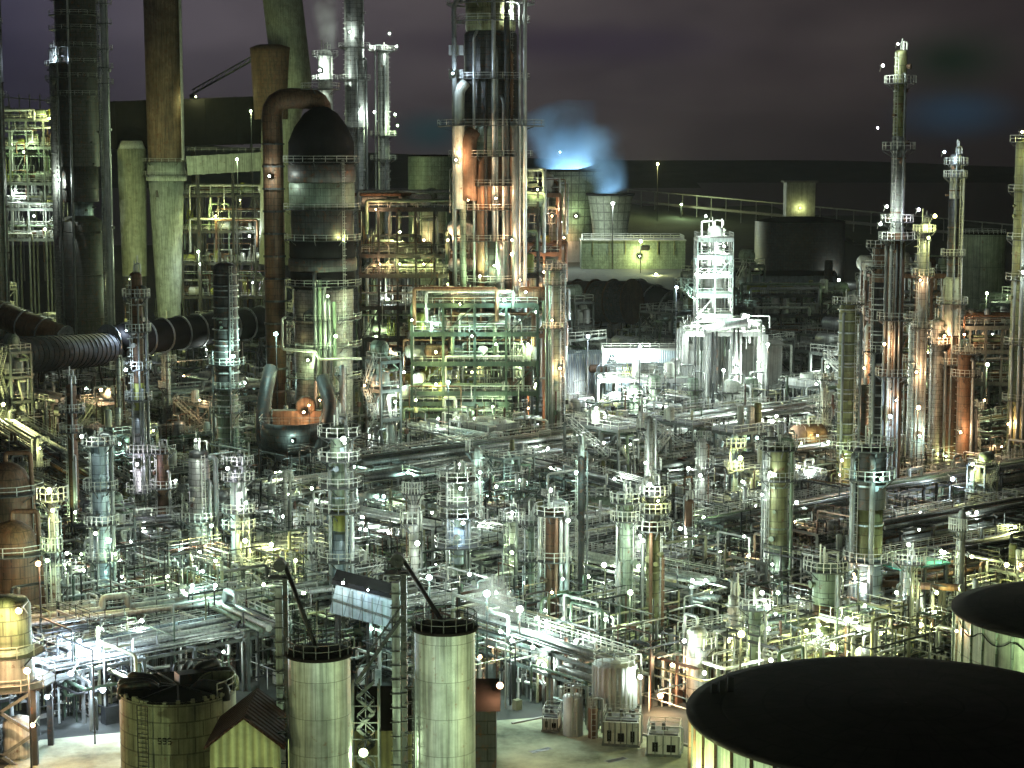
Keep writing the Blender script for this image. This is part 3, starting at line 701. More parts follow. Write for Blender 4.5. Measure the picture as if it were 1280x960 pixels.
# ================================================================ TANK, COOLING TOWERS, BUILDING IN THE BACKGROUND
def tank(label, u, vt, vb_z, Y, wpx, z0, m, roof="roofblack", name="storage_tank", rail=True, dome=.06, seg=40, stair=False, group=None):
    x = W(u, vt, Y).x; r = wpx/2*ppm(u, vt, Y); z1 = W(u, vt, Y).z
    t = thing(name, (x, Y, 0), 0, label, "tank", group); clear(x, Y, r+1)
    MB().lathe([(r, z0), (r, z1)], seg, cap0=z0 > 0).build("shell", m, t, smooth=True)
    MB().lathe([(r+.12, z1-.15), (r+.12, z1+.1), (r*.97, z1+.12), (r*.5, z1+r*dome*.8), (.02, z1+r*dome)], seg).build("roof", roof, t, smooth=True)
    if rail: MB().arc_rail(r-.1, z1+.1, 0, 2*PI, 28).build("railing", "rail", t)
    return t, x, r, z1
tank("green clad storage tank behind the reactor, left of the central tower", 543, 195, 0, 640, 66, 0, "cladding_green", rail=False)
def cooling_tower(label, u, vt, vb, Y, wt, wb):
    x = W(u, vt, Y).x; s = ppm(u, vt, Y); Z = lambda v: W(u, v, Y).z
    t = thing("cooling_tower", (x, Y, 0), 0, label, "cooling tower"); clear(x, Y, wt*s)
    q = lambda f: (wb+(wt-wb)*f**1.6)/2*s
    MB().lathe([(q(i/8), Z(vb)+(Z(vt)-Z(vb))*i/8) for i in range(9)]+[(q(1)*.95, Z(vt)), (q(.5)*.93, Z(vt)-12)], 36).build("shell", "ct_tiles", t, smooth=True)
    MB().lathe([(q(1)+.3, Z(vt)-1), (q(1)+.6, Z(vt)-.8), (q(1)+.6, Z(vt)+.3), (q(1)-.5, Z(vt)+.3)], 36).build("rim", "black", t, smooth=True)
    MB().lathe([(q(0)*1.02, 0), (q(0)*1.02, Z(vb))], 24).build("base", "concrete", t)
    return t
mat("ct_tiles", (.34, .38, .28), .6, 0, seams=(4.5, 4.5, .3, 0.0), rust=.05)
Yk = 1050
cooling_tower("left cooling tower, wider and darker, blue steam rising from its mouth", 714, 212, 300, Yk+20, 82, 68)
cooling_tower("right cooling tower, smaller and paler with orange-lit foot", 763, 242, 296, Yk-20, 58, 44)
x0 = W(738, 300, Yk-40); s = ppm(738, 300, Yk-40)
t = thing("cooling_tower_basin", (W(790, 330, Yk-45).x, Yk-45, 0), 0, "long pale green block building at the foot of the cooling towers", "building"); clear(t.location.x, Yk-45, 28)
zt = W(790, 300, Yk-45).z
MB().box(0, 0, 0, 128*s, 22, zt).build("wall", "cladding_green", t)
MB().box(0, 0, zt, 130*s, 23, .6).build("roof", "concrete", t)
MB().rect_rail(-62*s, 62*s, -11, 11, zt+.6, 5, h=2.2, w=.3).build("railing", "rail", t)
b = MB()
for i in range(6): b.box((-50+i*20)*s, -11.2, zt*.5, .5, .5, zt*.5)
b.build_each("pilaster", "cladding_olive", t)
MB().box(14*s, -11.3, zt-5, 4, .5, 2.5).build("vent", "black", t)
tank("tall green ribbed tank by the right-edge tower", 1229, 292, 0, 560, 56, 0, "tankgreen", name="storage_tank")
tank("wide low dark tank far back behind the white-lit column", 1000, 276, 0, 900, 112, 0, "cladding_dark", rail=False, dome=.1)
t = thing("control_building", (W(999, 250, 880).x, 880, 0), 0, "small pale yellow-green lift house on the far dark tank", "building")
zt = W(999, 228, 880).z; zb_ = W(999, 270, 880).z; MB().box(0, 0, zb_, 36*ppm(999, 228, 880), 10, zt-zb_).build("wall", "pale", t); MB().box(0, 0, zt, 42*ppm(999, 228, 880), 11, .8).build("roof", "concrete", t)
for (u0, u1, v, hh, lab) in ((920, 1045, 345, 26, "long low ribbed grey shed behind the lamps right of the white-lit unit"), (1000, 1090, 430, 30, "open dark shed frame left of the olive hooped column")):
    Y = depth(v+hh); a = W(u0, v, Y); c = W(u1, v, Y)
    t = thing("warehouse", ((a.x+c.x)/2, Y+6, 0), 0, lab, "building"); clear(t.location.x, Y+6, (c.x-a.x)/2)
    MB().box(0, 0, 0, c.x-a.x, 12, a.z).build("wall", "shedblue" if hh == 26 else "structure_grey", t)
    w2 = (c.x-a.x)/2+.6
    MB().quadring([[(-w2, -6.6, a.z), (-w2, 0, a.z+2), (-w2, 6.6, a.z), (-w2, 6.6, a.z-.3), (-w2, 0, a.z+1.7), (-w2, -6.6, a.z-.3)], [(w2, -6.6, a.z), (w2, 0, a.z+2), (w2, 6.6, a.z), (w2, 6.6, a.z-.3), (w2, 0, a.z+1.7), (w2, -6.6, a.z-.3)]], None, True, True, True) or None
    m_ = MB(); m_.quadring([[(-w2, -6.6, a.z+.05), (-w2, 0, a.z+2), (-w2, 6.6, a.z+.05), (-w2, 0, a.z+.06)], [(w2, -6.6, a.z+.05), (w2, 0, a.z+2), (w2, 6.6, a.z+.05), (w2, 0, a.z+.06)]], None, True, True, True)
    m_.build("roof", "shedroof" if hh != 26 else "roofblack", t)

# ================================================================ CENTRAL MULTI-LEVEL STRUCTURE
Ys = depth(535)
def structure(label, u0, u1, levels_v, Y, dep, m="structure_grey", nb=6, mdeck="grating", fill=True, rz=0.0, heavy=.5):
    a = W(u0, 500, Y); c = W(u1, 500, Y); wd = c.x-a.x
    t = thing("steel_structure", (a.x, Y, 0), rz, label, "structure")
    for i in range(nb+1): clear(a.x+wd*i/nb, Y+dep/2, dep*.6)
    rr = random.Random(int(u0)); Z = [W(u0, v, Y).z for v in levels_v]; zt = max(Z)
    b = MB()
    for i in range(nb+1):
        for y in (0, dep/2, dep): b.box(wd*i/nb, y, 0, heavy, heavy, zt)
    b.build_each("post", m, t); b = MB()
    for z in Z:
        for y in (0, dep/2, dep): b.bar((0, y, z), (wd, y, z), .35, .9)
        for i in range(nb+1): b.bar((wd*i/nb, 0, z), (wd*i/nb, dep, z), .3, .6)
    zs = sorted(Z)
    for k in range(len(zs)-1):
        for i in range(nb):
            if rr.random() < .3: b.bar((wd*i/nb, 0, zs[k]), (wd*(i+1)/nb, 0, zs[k+1]), .22)
    b.build("beam", m, t)
    for k, z in enumerate(zs):
        f = MB().box(wd/2, dep/2, z+.47, wd, dep*.9, .1).build("floor", mdeck, t)
        MB().rect_rail(0, wd, -.1, dep, z+.5, 2.0).build("railing", "rail", f)
        if not fill: continue
        hgt = (zs[k+1]-z if k+1 < len(zs) else 5)
        for q in range(nb*2):
            xx = wd*(q+.5)/nb/2+rr.uniform(-.6, .6); yy = rr.uniform(.1, .5)*dep; kk = rr.random(); mm = rr.choice(("cladding", "pale", "galv", "cladding_fine", "cladding_green", "yellowgreen", "cladding_brown", "white"))
            if kk < .35:
                r = min(hgt*.3, rr.uniform(.9, 1.6)); L_ = rr.uniform(3, 5)
                MB().lathe([(.02, -L_/2-r*.5), (r*.6, -L_/2-r*.35), (r, -L_/2), (r, L_/2), (r*.6, L_/2+r*.35), (.02, L_/2+r*.5)], 16, axis='x', off=(xx, yy, z+.9+r)).build("vessel", mm, t, smooth=True)
            elif kk < .75:
                r = rr.uniform(.6, 1.3); h = min(hgt-.8, rr.uniform(2.5, 5))
                MB().lathe([(r, z+.7), (r, z+h), (r*.7, z+h+r*.3), (.02, z+h+r*.4)], 14, (xx, yy)).build("drum", mm, t, smooth=True)
            else:
                b = MB()
                for j in range(5): b.tube([(xx+j*.5-1, yy, z+.6), (xx+j*.5-1, yy, z+rr.uniform(1.5, hgt*.8)), (xx+j*.5-1, yy+2, z+rr.uniform(1.5, hgt*.8))], rr.uniform(.1, .2), 6)
                b.build("manifold", mm, t)
        for q in range(8):
            r = rr.choice((.12, .16, .25, .4)); y = rr.uniform(-.6, .4*dep); x0, x1 = sorted((rr.uniform(-2, wd*.5), rr.uniform(wd*.5, wd+2))); z2 = z+rr.uniform(1, max(1.5, hgt-1))
            MB().tube([(x0, y, max(.5, z-rr.uniform(1, 8))), (x0, y, z2), (x1, y, z2), (x1, y, max(.5, z2-rr.uniform(2, 12)))], r, 8).build("pipe", rr.choice(("galv", "greenpipe", "pale", "greypipe", "brownpipe")), t, smooth=True)
    return t, wd, Z
structure("tall dark multi-storey steel structure packed with vessels, between reactor and central tower", 452, 590, [262, 320, 345, 385, 425, 470], Ys+6, 14, nb=6, m="darksteel")
structure("green-lit steel structure with broad decks, in front of the central tower", 515, 672, [382, 418, 455, 492], Ys-26, 10, nb=4, m="structure_green")
structure("rusty orange-lit pipe structure right of the central tower", 640, 700, [244, 318, 372, 420], Ys-2, 10, nb=3, m="rust")
structure("low equipment deck with yellow-green vessels at the foot of the central tower", 480, 640, [505, 520], Ys-26, 8, nb=7, m="structure_green")
structure("dark lattice steelwork wrapped round the front of the massive central tower", 570, 672, [232, 264, 300, 345], Ys-15, 5, m="darksteel", nb=3)
structure("steel stairwork structure left of the reactor behind the chimney", 232, 345, [245, 290, 330, 372], depth(400)-60, 10, nb=5, m="darksteel")
structure("pale fogged platform structure at the upper left edge", -20, 85, [150, 185, 230, 262, 300], depth(425), 10, nb=5, m="structure_grey")
structure("dark open structure behind the right-hand slender towers", 925, 1050, [370, 395, 420], depth(460), 8, nb=5, m="darksteel")
structure("orange-lit structure between the right-hand towers", 1085, 1180, [345, 400, 445, 495], depth(570), 10, nb=5, m="rust")
structure("pale railed structure at the foot of the right-edge tower", 1190, 1290, [410, 440, 480], depth(540), 10, nb=5)

# ================================================================ WHITE-LIT UNIT
Yw = 425
structure("brightly white-lit compressor deck on thick pale legs", 856, 955, [418], Yw, 14, m="white", nb=3, mdeck="pale", heavy=1.3)
def W2(u, v): return W(u, v, Yw)
zz3 = lambda v: W(890, v, Yw+5).z
column("brilliant white-lit slender column standing above the white deck", 891, 282, 512, 26, "white", plats=[308, 332, 360, 385, 405], pipes=6, pm="white", full=True, pw=1.5, steps=[(0, "white", 1.1), (.62, "white", .95), (.86, "galv", .7)])
structure("white lattice staging around the brilliant white column", 870, 914, [300, 322, 345, 370, 395], Yw+1, 8, m="white", nb=2, mdeck="pale", heavy=.25, fill=False)
t, wd, Z_ = structure("lower white-lit process deck full of pale machines, with handrails", 748, 862, [476], Yw-6, 16, m="white", nb=5, mdeck="pale")
a = W(705, 440, Yw+14); c = W(752, 440, Yw+14)
t = thing("scaffold_shelter", ((a.x+c.x)/2, Yw+14, 0), 0, "blue-lit boxy mesh-clad shelter left of the white deck", "shelter")
MB().box(0, 0, a.z-9, c.x-a.x, 10, 9).build("wall", "shedblue", t); b = MB()
for i in range(-3, 4): b.bar((i*(c.x-a.x)/6.5, -5.2, a.z-9), ((i+.9)*(c.x-a.x)/6.5, -5.2, a.z), .14); b.bar(((i+.9)*(c.x-a.x)/6.5, -5.3, a.z-9), (i*(c.x-a.x)/6.5, -5.3, a.z), .14)
b.build("lattice", "rail", t); MB().box(0, 0, 0, c.x-a.x-1, 8, a.z-9).build("base", "concrete", t)
for i, (u0, u1, v0, v1, lab) in enumerate(((862, 978, 432, 520, "large pale white-lit wall of the compressor building, right of the white deck"), (752, 860, 438, 470, "white-lit low corrugated wall behind the pale machines"))):
    Y = Yw+22; a = W(u0, v0, Y); c = W(u1, v0, Y)
    t = thing("compressor_building", ((a.x+c.x)/2, Y+5, 0), 0, lab, "building"); clear(t.location.x, Y, (c.x-a.x)/2)
    MB().box(0, 0, 0, c.x-a.x, 10, a.z).build("wall", "white" if i == 0 else "shedblue", t); MB().box(0, 0, a.z, c.x-a.x+.8, 10.8, .5).build("roof", "concrete", t)
    MB().rect_rail(-(c.x-a.x)/2, (c.x-a.x)/2, -5, 5, a.z+.5, 2.2).build("railing", "rail", t)
hpipe("gas_header", "pale thick horizontal pipe above the white deck railing", 880, 412, 934, 402, Yw-1, Yw-1, 10, "white", "pipe", legs=2)
rr = random.Random(3)
for i in range(8):
    u = 770+i*24; Y = Yw-9+rr.uniform(0, 4)
    t = p_drums(rr, 1); c = W(u, 500, Y); t.location = (c.x, Y, 0); tag(t, "pale vertical vessel under the white-lit decks", "vessel", "vessels in the white-lit unit"); t.scale = (1.3, 1.3, 1.2)
# ================================================================ FOREGROUND
def ribs_tank(t, r, z0, z1, n, m):
    b = MB()
    for i in range(n):
        a = 2*PI*i/n; b.bar((r*1.004*math.cos(a), r*1.004*math.sin(a), z0), (r*1.004*math.cos(a), r*1.004*math.sin(a), z1), .22)
    return b.build_each("rib", m, t)
# black-roofed tank lower right
zk = 14.0; c0 = G(1132, 893, zk); rk = (G(1132, 893, zk)-G(864, 893, zk)).length
t = thing("storage_tank", (c0.x, c0.y, 0), 0, "huge nearest tank with a black domed roof, lower right corner", "tank"); clear(c0.x, c0.y, rk+2)
MB().lathe([(rk, 0), (rk, zk)], 72).build("shell", "tankgreen", t, smooth=True)
MB().lathe([(rk+.05, zk-.25), (rk+.35, zk-.2), (rk+.35, zk+.1), (rk*.97, zk+.15), (rk*.6, zk+.7), (.02, zk+1.0)], 72).build("roof", "roofblack", t, smooth=True)
ribs_tank(t, rk, 0, zk-.3, 48, "cladding_brown")
g = MB()
for k in range(3): g.box(-rk*.86+k*.7, rk*.32, zk, .5, .5, 1.0+.3*k)
g.build_each("roof_vent", "black", t)
# right tank
zk2 = 13.0; c1 = G(1365, 765, zk2); rk2 = (c1-G(1197, 765, zk2)).length
t = thing("storage_tank", (c1.x, c1.y, 0), 0, "green ribbed tank with black roof at the right edge, behind the nearest tank", "tank"); clear(c1.x, c1.y, rk2+2)
MB().lathe([(rk2, 0), (rk2, zk2)], 72).build("shell", "tankgreen", t, smooth=True)
MB().lathe([(rk2+.05, zk2-.2), (rk2+.3, zk2-.2), (rk2+.3, zk2+.1), (rk2*.9, zk2+.4), (.02, zk2+1.0)], 72).build("roof", "roofblack", t, smooth=True)
ribs_tank(t, rk2, 0, zk2-.3, 44, "cladding_green")
b = MB()
for i in range(60):
    a0, a1 = PI+.1+i*.055, PI+.1+(i+1)*.055; z = lambda i: zk2-.6-1.5*abs(math.sin(i*.55))*.7
    b.bar(((rk2+.15)*math.cos(a0), (rk2+.15)*math.sin(a0), z(i)), ((rk2+.15)*math.cos(a1), (rk2+.15)*math.sin(a1), z(i+1)), .1)
b.build("hanging_cable", "black", t)
# olive tank lower left with number
zo = 12.0; c2 = G(222, 858, zo); ro = (c2-G(150, 858, zo)).length
t = thing("olive_tank", (c2.x, c2.y, 0), 0, "olive panelled tank numbered 595 with dark pipes over its top, lower left", "tank"); clear(c2.x, c2.y, ro+2)
MB().lathe([(ro, 0), (ro, zo)], 48).build("shell", "tankolive", t, smooth=True)
MB().lathe([(ro+.05, zo-.2), (ro+.18, zo-.1), (ro+.1, zo), (ro*.9, zo-.15), (.02, zo+.1)], 48).build("roof", "black", t, smooth=True)
a = FR-.42; MB().ladder((ro+.3)*math.cos(a), (ro+.3)*math.sin(a), 0, zo-.3, a, w=1.1, step=.42, cage=False).build("ladder", "darksteel", t)
rr = random.Random(5)
for a, rad, hh in ((.2, .4, 1.4), (.55, .5, 1.2), (.95, .45, 1.9), (1.5, .3, 1.6), (2.75, .28, 1.0), (3.15, .35, .8), (3.5, .35, .8), (-.45, .5, .9)):
    ca, sa = math.cos(a), math.sin(a)
    MB().tube([((ro-.1)*ca, (ro-.1)*sa, zo-.6), ((ro-.1)*ca, (ro-.1)*sa, zo+hh*.6), (ro*.5*ca, ro*.5*sa, zo+hh*.6), (ro*.35*ca, ro*.35*sa, zo-.1)], rad, 14, bend=1.2).build("vent_pipe", "cladding_olive" if rad == .4 else "darksteel", t, smooth=True)
b = MB()
for k in range(9):
    a = k*.7; b.bar((0, 0, zo+.12), (ro*.95*math.cos(a), ro*.95*math.sin(a), zo+.05), .18)
b.build("roof_beam", "darksteel", t)
b = MB()
for k in range(30):
    a = FR+rr.uniform(-1.5, 1.6); b.box((ro+.02)*math.cos(a), (ro+.02)*math.sin(a), zo-.15, .3, .3, rr.uniform(.15, .45), a)
b.build("rim_bracket", "tankolive", t)
MB().box(ro*.2, ro*.2, zo+.2, 2.6, 1.6, .9, .5).build("hatch", "darksteel", t)
MB().arc_rail(ro, zo, FR+.9, FR+3.3, 10).build("railing", "rail", t)
# the painted number, real raised strokes that follow the curved shell
def digits(t, text, r, z, a0, h, m):
    SEG = {'0': 'abcdef', '1': 'bc', '2': 'abged', '3': 'abgcd', '4': 'fgbc', '5': 'afgcd', '6': 'afgedc', '8': 'abcdefg', '9': 'abcdfg', '7': 'abc'}
    P = {'a': ((0, 1), (1, 1)), 'b': ((1, 1), (1, .5)), 'c': ((1, .5), (1, 0)), 'd': ((0, 0), (1, 0)), 'e': ((0, 0), (0, .5)), 'f': ((0, .5), (0, 1)), 'g': ((0, .5), (1, .5))}
    b = MB(); w = h*.55
    for i, ch in enumerate(text):
        for s_ in SEG[ch]:
            q = []
            for (px, pz) in P[s_]:
                a = a0+(i*(w*1.6)+px*w)/r; q.append(((r+.03)*math.cos(a), (r+.03)*math.sin(a), z+pz*h))
            b.bar(q[0], q[1], .04, .09) if abs(q[0][2]-q[1][2]) < .01 else b.bar(q[0], q[1], .09, .04)
    return b.build("painted_number", m, t)
digits(t, "595", ro, W(200, 930, c2.y-ro).z, FR-.17, .5, "black")
# silos
def silo(label, u, vt, w, Y, m):
    x = W(u, vt, Y).x; r = w/2*ppm(u, vt, Y); z = W(u, vt, Y).z
    t = thing("silo", (x, Y, 0), 0, label, "silo"); clear(x, Y, r+1)
    MB().lathe([(r, 0), (r, z)], 48).build("shell", m, t, smooth=True)
    MB().lathe([(r, z-.05), (r+.22, z), (r+.22, z+.25), (r*.96, z+.3), (.3, z+.55), (.02, z+.55)], 48).build("roof", "roofblack", t, smooth=True)
    MB().arc_rail(r+.1, z+.25, 0, 2*PI, 16, w=.07).build("railing", "darksteel", t)
    a = FR-1.25; MB().ladder((r+.25)*math.cos(a), (r+.25)*math.sin(a), 0, z, a, w=.5, step=.5).build("ladder", "darksteel", t)
    return t, x, r, z
silo("shorter rust-streaked silo with black top, left of the two foreground silos", 399, 818, 78, 158, "silo")
silo("taller bright silver-green silo, right of the two foreground silos", 556, 786, 76, 158, "silo")
# elevator towers with spouts
def elevator(label, u, vt, w, Y, tgt):
    x = W(u, vt, Y).x; s = ppm(u, vt, Y); z = W(u, vt, Y).z; q = w/2*s
    t = thing("elevator_tower", (x, Y, 0), 0, label, "tower")
    MB().box(-q*.25, 0, 0, q*1.0, q*1.3, z-2).build("casing", "silo", t)
    MB().box(q*.75, 0, 0, q*.7, q*1.2, z-1).build("leg_trunk", "darksteel", t)
    b = MB(); zz_ = .5
    while zz_ < z-1: b.bar((-q, -q*.8, zz_), (q*1.2, -q*.8, zz_), .09); b.bar((-q, q*.8, zz_), (q*1.2, q*.8, zz_), .09); zz_ += 1.3
    b.build("band", "darksteel", t)
    MB().box(0, 0, z-1.2, q*3.2, q*2.4, .12).build("platform", "grating", t)
    MB().rect_rail(-q*1.6, q*1.6, -q*1.2, q*1.2, z-1.1, 1.0, w=.06).build("railing", "darksteel", t)
    MB().lathe([(q*.9, -.5), (q*.9, .5)], 14, axis='y', off=(0, 0, z), cap0=True, cap1=True).build("head_drum", "darksteel", t)
    e = tgt-Vector((x, Y, 0)); MB().tube([(q*.7, 0, z), e], .2, 10).build("spout", "darksteel", t, smooth=True)
    return t
elevator("slim bucket elevator tower behind the shorter silo, with a slanted spout", 350, 706, 17, 164, W(396, 812, 158))
elevator("slim bucket elevator tower left of the taller silo, with slanted spout", 497, 700, 20, 166, W(556, 782, 158))
for (u, v0, v1, w_, lab) in ((350, 0, 0, 0, ""),):
    pass
# conveyor stairs
a = W(505, 768, 163); b_ = W(446, 852, 163)
t = thing("stairway", (b_.x, 163, 0), 0, "dark diagonal stairway climbing between the two silos", "stairs")
MB().stair((0, 0, b_.z), (a.x-b_.x, 0, a.z), 1.0).build("flight", "darksteel", t)
g = MB()
for i in range(6): g.stair((1.5*(i % 2), .2, b_.z-(i+1)*1.4), (1.5*((i+1) % 2), .2, b_.z-i*1.4), .8)
g.build("lower_flight", "darksteel", t)
g = MB()
for dx in (-.4, 1.9):
    for dy in (-.6, 1): g.bar((dx, dy, 0), (dx, dy, b_.z), .14)
for i in range(9): g.bar((-.4, -.6, i*1.5), (1.9, -.6, i*1.5), .09)
g.build("stair_frame", "darksteel", t)
# sheds
def shed(label, u0, u1, v_eave, v_ridge, Y, dep, wall, roofm, ridge='y', win=0, rz=0):
    a = W(u0, v_eave, Y); c = W(u1, v_eave, Y); zr = W(u0, v_ridge, Y).z; wd = c.x-a.x; ze = a.z
    t = thing("shed", ((a.x+c.x)/2, Y, 0), rz, label, "shed"); clear(t.location.x, Y+dep/2, max(wd, dep)/2+1)
    b = MB(); h = wd/2
    if ridge == 'y':
        for (y, s_) in ((0, 1), (dep, -1)):
            i = len(b.v); b.v += [(-h, y, 0), (h, y, 0), (h, y, ze), (0, y, zr), (-h, y, ze)]
            b.f.append(tuple(range(i, i+5))[::s_]); b.u.append(((0, 0), (wd, 0), (wd, ze), (h, zr), (0, ze))[::s_])
        b.bar((-h, 0, ze/2), (-h, dep, ze/2), .1, ze); b.bar((h, 0, ze/2), (h, dep, ze/2), .1, ze); b.build("wall", wall, t)
        r_ = MB()
        for s_ in (-1, 1):
            i = len(r_.v); r_.v += [(0, -.5, zr+.05), (0, dep+.5, zr+.05), (s_*(h+.5), dep+.5, ze-.25), (s_*(h+.5), -.5, ze-.25), (0, -.5, zr+.25), (0, dep+.5, zr+.25), (s_*(h+.5), dep+.5, ze-.05), (s_*(h+.5), -.5, ze-.05)]
            for f in ((0, 1, 2, 3), (7, 6, 5, 4), (0, 3, 7, 4), (3, 2, 6, 7), (2, 1, 5, 6)): r_.f.append(tuple(i+k for k in f)); r_.u.append(((0, 0), (dep, 0), (dep, h), (0, h)))
        r_.build("roof", roofm, t)
    else:
        b.box(0, dep/2, 0, wd, dep, ze).build("wall", wall, t)
        r_ = MB(); i = 0
        r_.quadring([[(-h-.4, -.4, ze), (-h-.4, dep/2, zr), (-h-.4, dep+.4, ze), (-h-.4, dep/2, ze+.02)], [(h+.4, -.4, ze), (h+.4, dep/2, zr), (h+.4, dep+.4, ze), (h+.4, dep/2, ze+.02)]], None, True, True, True); r_.build("roof", roofm, t)
    for k in range(win):
        f = MB().box(-h+wd*(k+.5)/win, -.06, ze*.62, wd/win*.62, .12, ze*.2).build("window", "glass_dark", t)
    return t
shed("yellow-green gabled shed with maroon roof between the olive tank and the shorter silo", 263, 349, 932, 898, 156, 8, "shedwall", "shedroof", win=2)
shed("low shed with yellow-green front lit by the floodlight between the silos", 436, 515, 912, 880, 172, 12, "shedwall", "roofblack", ridge='x')
shed("dark building with sloping roof half hidden right of the taller silo", 592, 620, 888, 866, 176, 10, "cladding_dark", "roofblack", ridge='x')
# blue lit elevated gallery
Yg = 212; a = W(418, 742, Yg); c = W(504, 770, Yg)
t = thing("conveyor_gallery", (a.x, Yg, 0), 0, "pale blue-lit elevated gallery box behind the silos", "gallery"); clear((a.x+c.x)/2, Yg, 5)
d = c-a; MB().bar((0, 0, a.z), (d.x, 0, c.z+.6), 4.5, 3.4).build("casing", "panel_blue", t); MB().bar((0, 0, a.z+2.0), (d.x, 0, c.z+2.6), 5.2, .5).build("roof", "black", t)
g = MB()
for i in range(8): g.bar((d.x*i/7, -2.4, a.z-1.6+(c.z-a.z)*i/7), (d.x*i/7, -2.4, a.z+1.6+(c.z-a.z)*i/7), .1)
g.bar((0, -2.4, a.z), (d.x, -2.4, c.z), .1); g.build_each("stiffener", "structure_grey", t)
g = MB()
for i in (0.05, .5, .95):
    for y in (-1.8, 1.8): g.box(d.x*i, y, 0, .35, .35, a.z+(c.z-a.z)*i-1.6)
g.build_each("support_leg", "darksteel", t)
# left edge elevated vessel
Ye = 186; x = W(8, 800, Ye).x; s = ppm(8, 800, Ye); Z = lambda v: W(8, v, Ye).z
t = thing("elevated_vessel", (x, Ye, 0), 0, "fat yellow and orange-lit vessel on a braced leg frame at the left edge", "vessel"); clear(x, Ye, 6)
MB().lathe([(31*s, Z(806)), (31*s, Z(756)), (26*s, Z(748)), (.02, Z(745))], 28).build("upper_shell", "tankolive", t, smooth=True)
MB().lathe([(33*s, Z(850)), (33*s, Z(812)), (31*s, Z(806))], 28).build("lower_shell", "pale", t, smooth=True)
add_platform(t, 33*s, Z(815), 0, 2*PI, 1.1); add_platform(t, 33*s, Z(852), 0, 2*PI, 2.2)
g = MB()
for sx in (-1, 1):
    for sy in (-1, 1): g.box(sx*42*s, sy*3.2, 0, .55, .55, Z(852))
g.build_each("leg", "darksteel", t); g = MB()
for z0, z1 in ((Z(960), Z(905)), (Z(905), Z(853))):
    g.bar((-42*s, -3.2, z0), (42*s, -3.2, z1), .3); g.bar((42*s, -3.2, z0), (-42*s, -3.2, z1), .3)
g.build("brace", "structure_grey", t)
MB().lathe([(1.6, 0), (1.6, Z(900)), (.02, Z(893))], 16, (1, 0)).build("bottom_drum", "pale", t, smooth=True)
# brown spheres left
for k, (u, v, w, lab) in enumerate(((8, 606, 62, "brown domed vessel top at the left edge, higher of two"), (16, 680, 64, "orange-lit brown dome with a ring walkway at the left edge, lower of two"))):
    Y = 225+12*(1-k); x = W(u, v, Y).x; r = w/2*ppm(u, v, Y); z = W(u, v, Y).z
    t = thing("domed_vessel", (x, Y, 0), 0, lab, "vessel"); clear(x, Y, r+1)
    MB().lathe([(r, 0), (r, z-r*.2), (r*.93, z+r*.2), (r*.75, z+r*.6), (r*.4, z+r*.85), (.3, z+r*.95), (.02, z+r*.95)], 28).build("shell", "cladding_brown", t, smooth=True)
    add_platform(t, r, z-r*.3, 0, 2*PI, 1.6); MB().ladder(r+.2, 0, 1, z, 0).build("ladder", "rail", t)
    MB().tube([(0, 0, z+r*.9), (0, 0, z+r*1.3), (r, 0, z+r*1.3), (r+.5, 0, 2)], .3, 8).build("pipe", "brownpipe", t, smooth=True)
# white corrugated tank centre bottom
def small_tank(label, u, vt, vb, w, m, z0=0.0, legs=False, ribs_=0, vg=None):
    Y = depth(vg or vb); x = W(u, vb, Y).x; r = w/2*ppm(u, vt, Y); z1 = W(u, vt, Y).z; zb = W(u, vb, Y).z if legs else 0
    t = thing("small_tank", (x, Y, 0), 0, label, "tank"); clear(x, Y, r+1)
    MB().lathe([(r, zb), (r, z1), (r*.97, z1+.05), (.02, z1+r*.2)], 30, cap0=True).build("shell", m, t, smooth=True)
    if ribs_: ribs_tank(t, r, zb, z1, ribs_, m)
    MB().arc_rail(r-.05, z1, 0, 2*PI, 14, w=.07).build("railing", "rail", t)
    a = FR+.1; MB().ladder((r+.2)*math.cos(a), (r+.2)*math.sin(a), max(zb-1, 0), z1+.4, a, cage=False).build("ladder", "rail", t)
    if legs:
        g = MB()
        for k in range(6): g.box(r*.85*math.cos(k*PI/3), r*.85*math.sin(k*PI/3), 0, .3, .3, zb)
        g.build_each("leg", "structure_grey", t)
    MB().tube([(0, 0, z1), (0, 0, z1+1), (r+.5, 0, z1+1), (r+.5, 0, .5)], .12, 8).build("pipe", "galv", t, smooth=True)
    return t
small_tank("white corrugated tank raised on legs, bottom centre", 768, 829, 882, 54, "white", legs=True, ribs_=24, vg=912)
small_tank("small plain white tank beside the pale yard, bottom centre", 716, 870, 918, 25, "white")
small_tank("narrow rusty tank between the small white tank and the raised corrugated one", 741, 885, 922, 12, "rust")
small_tank("pale round tank beyond the black tank roof, near the centre lamps", 870, 800, 860, 16, "pale")
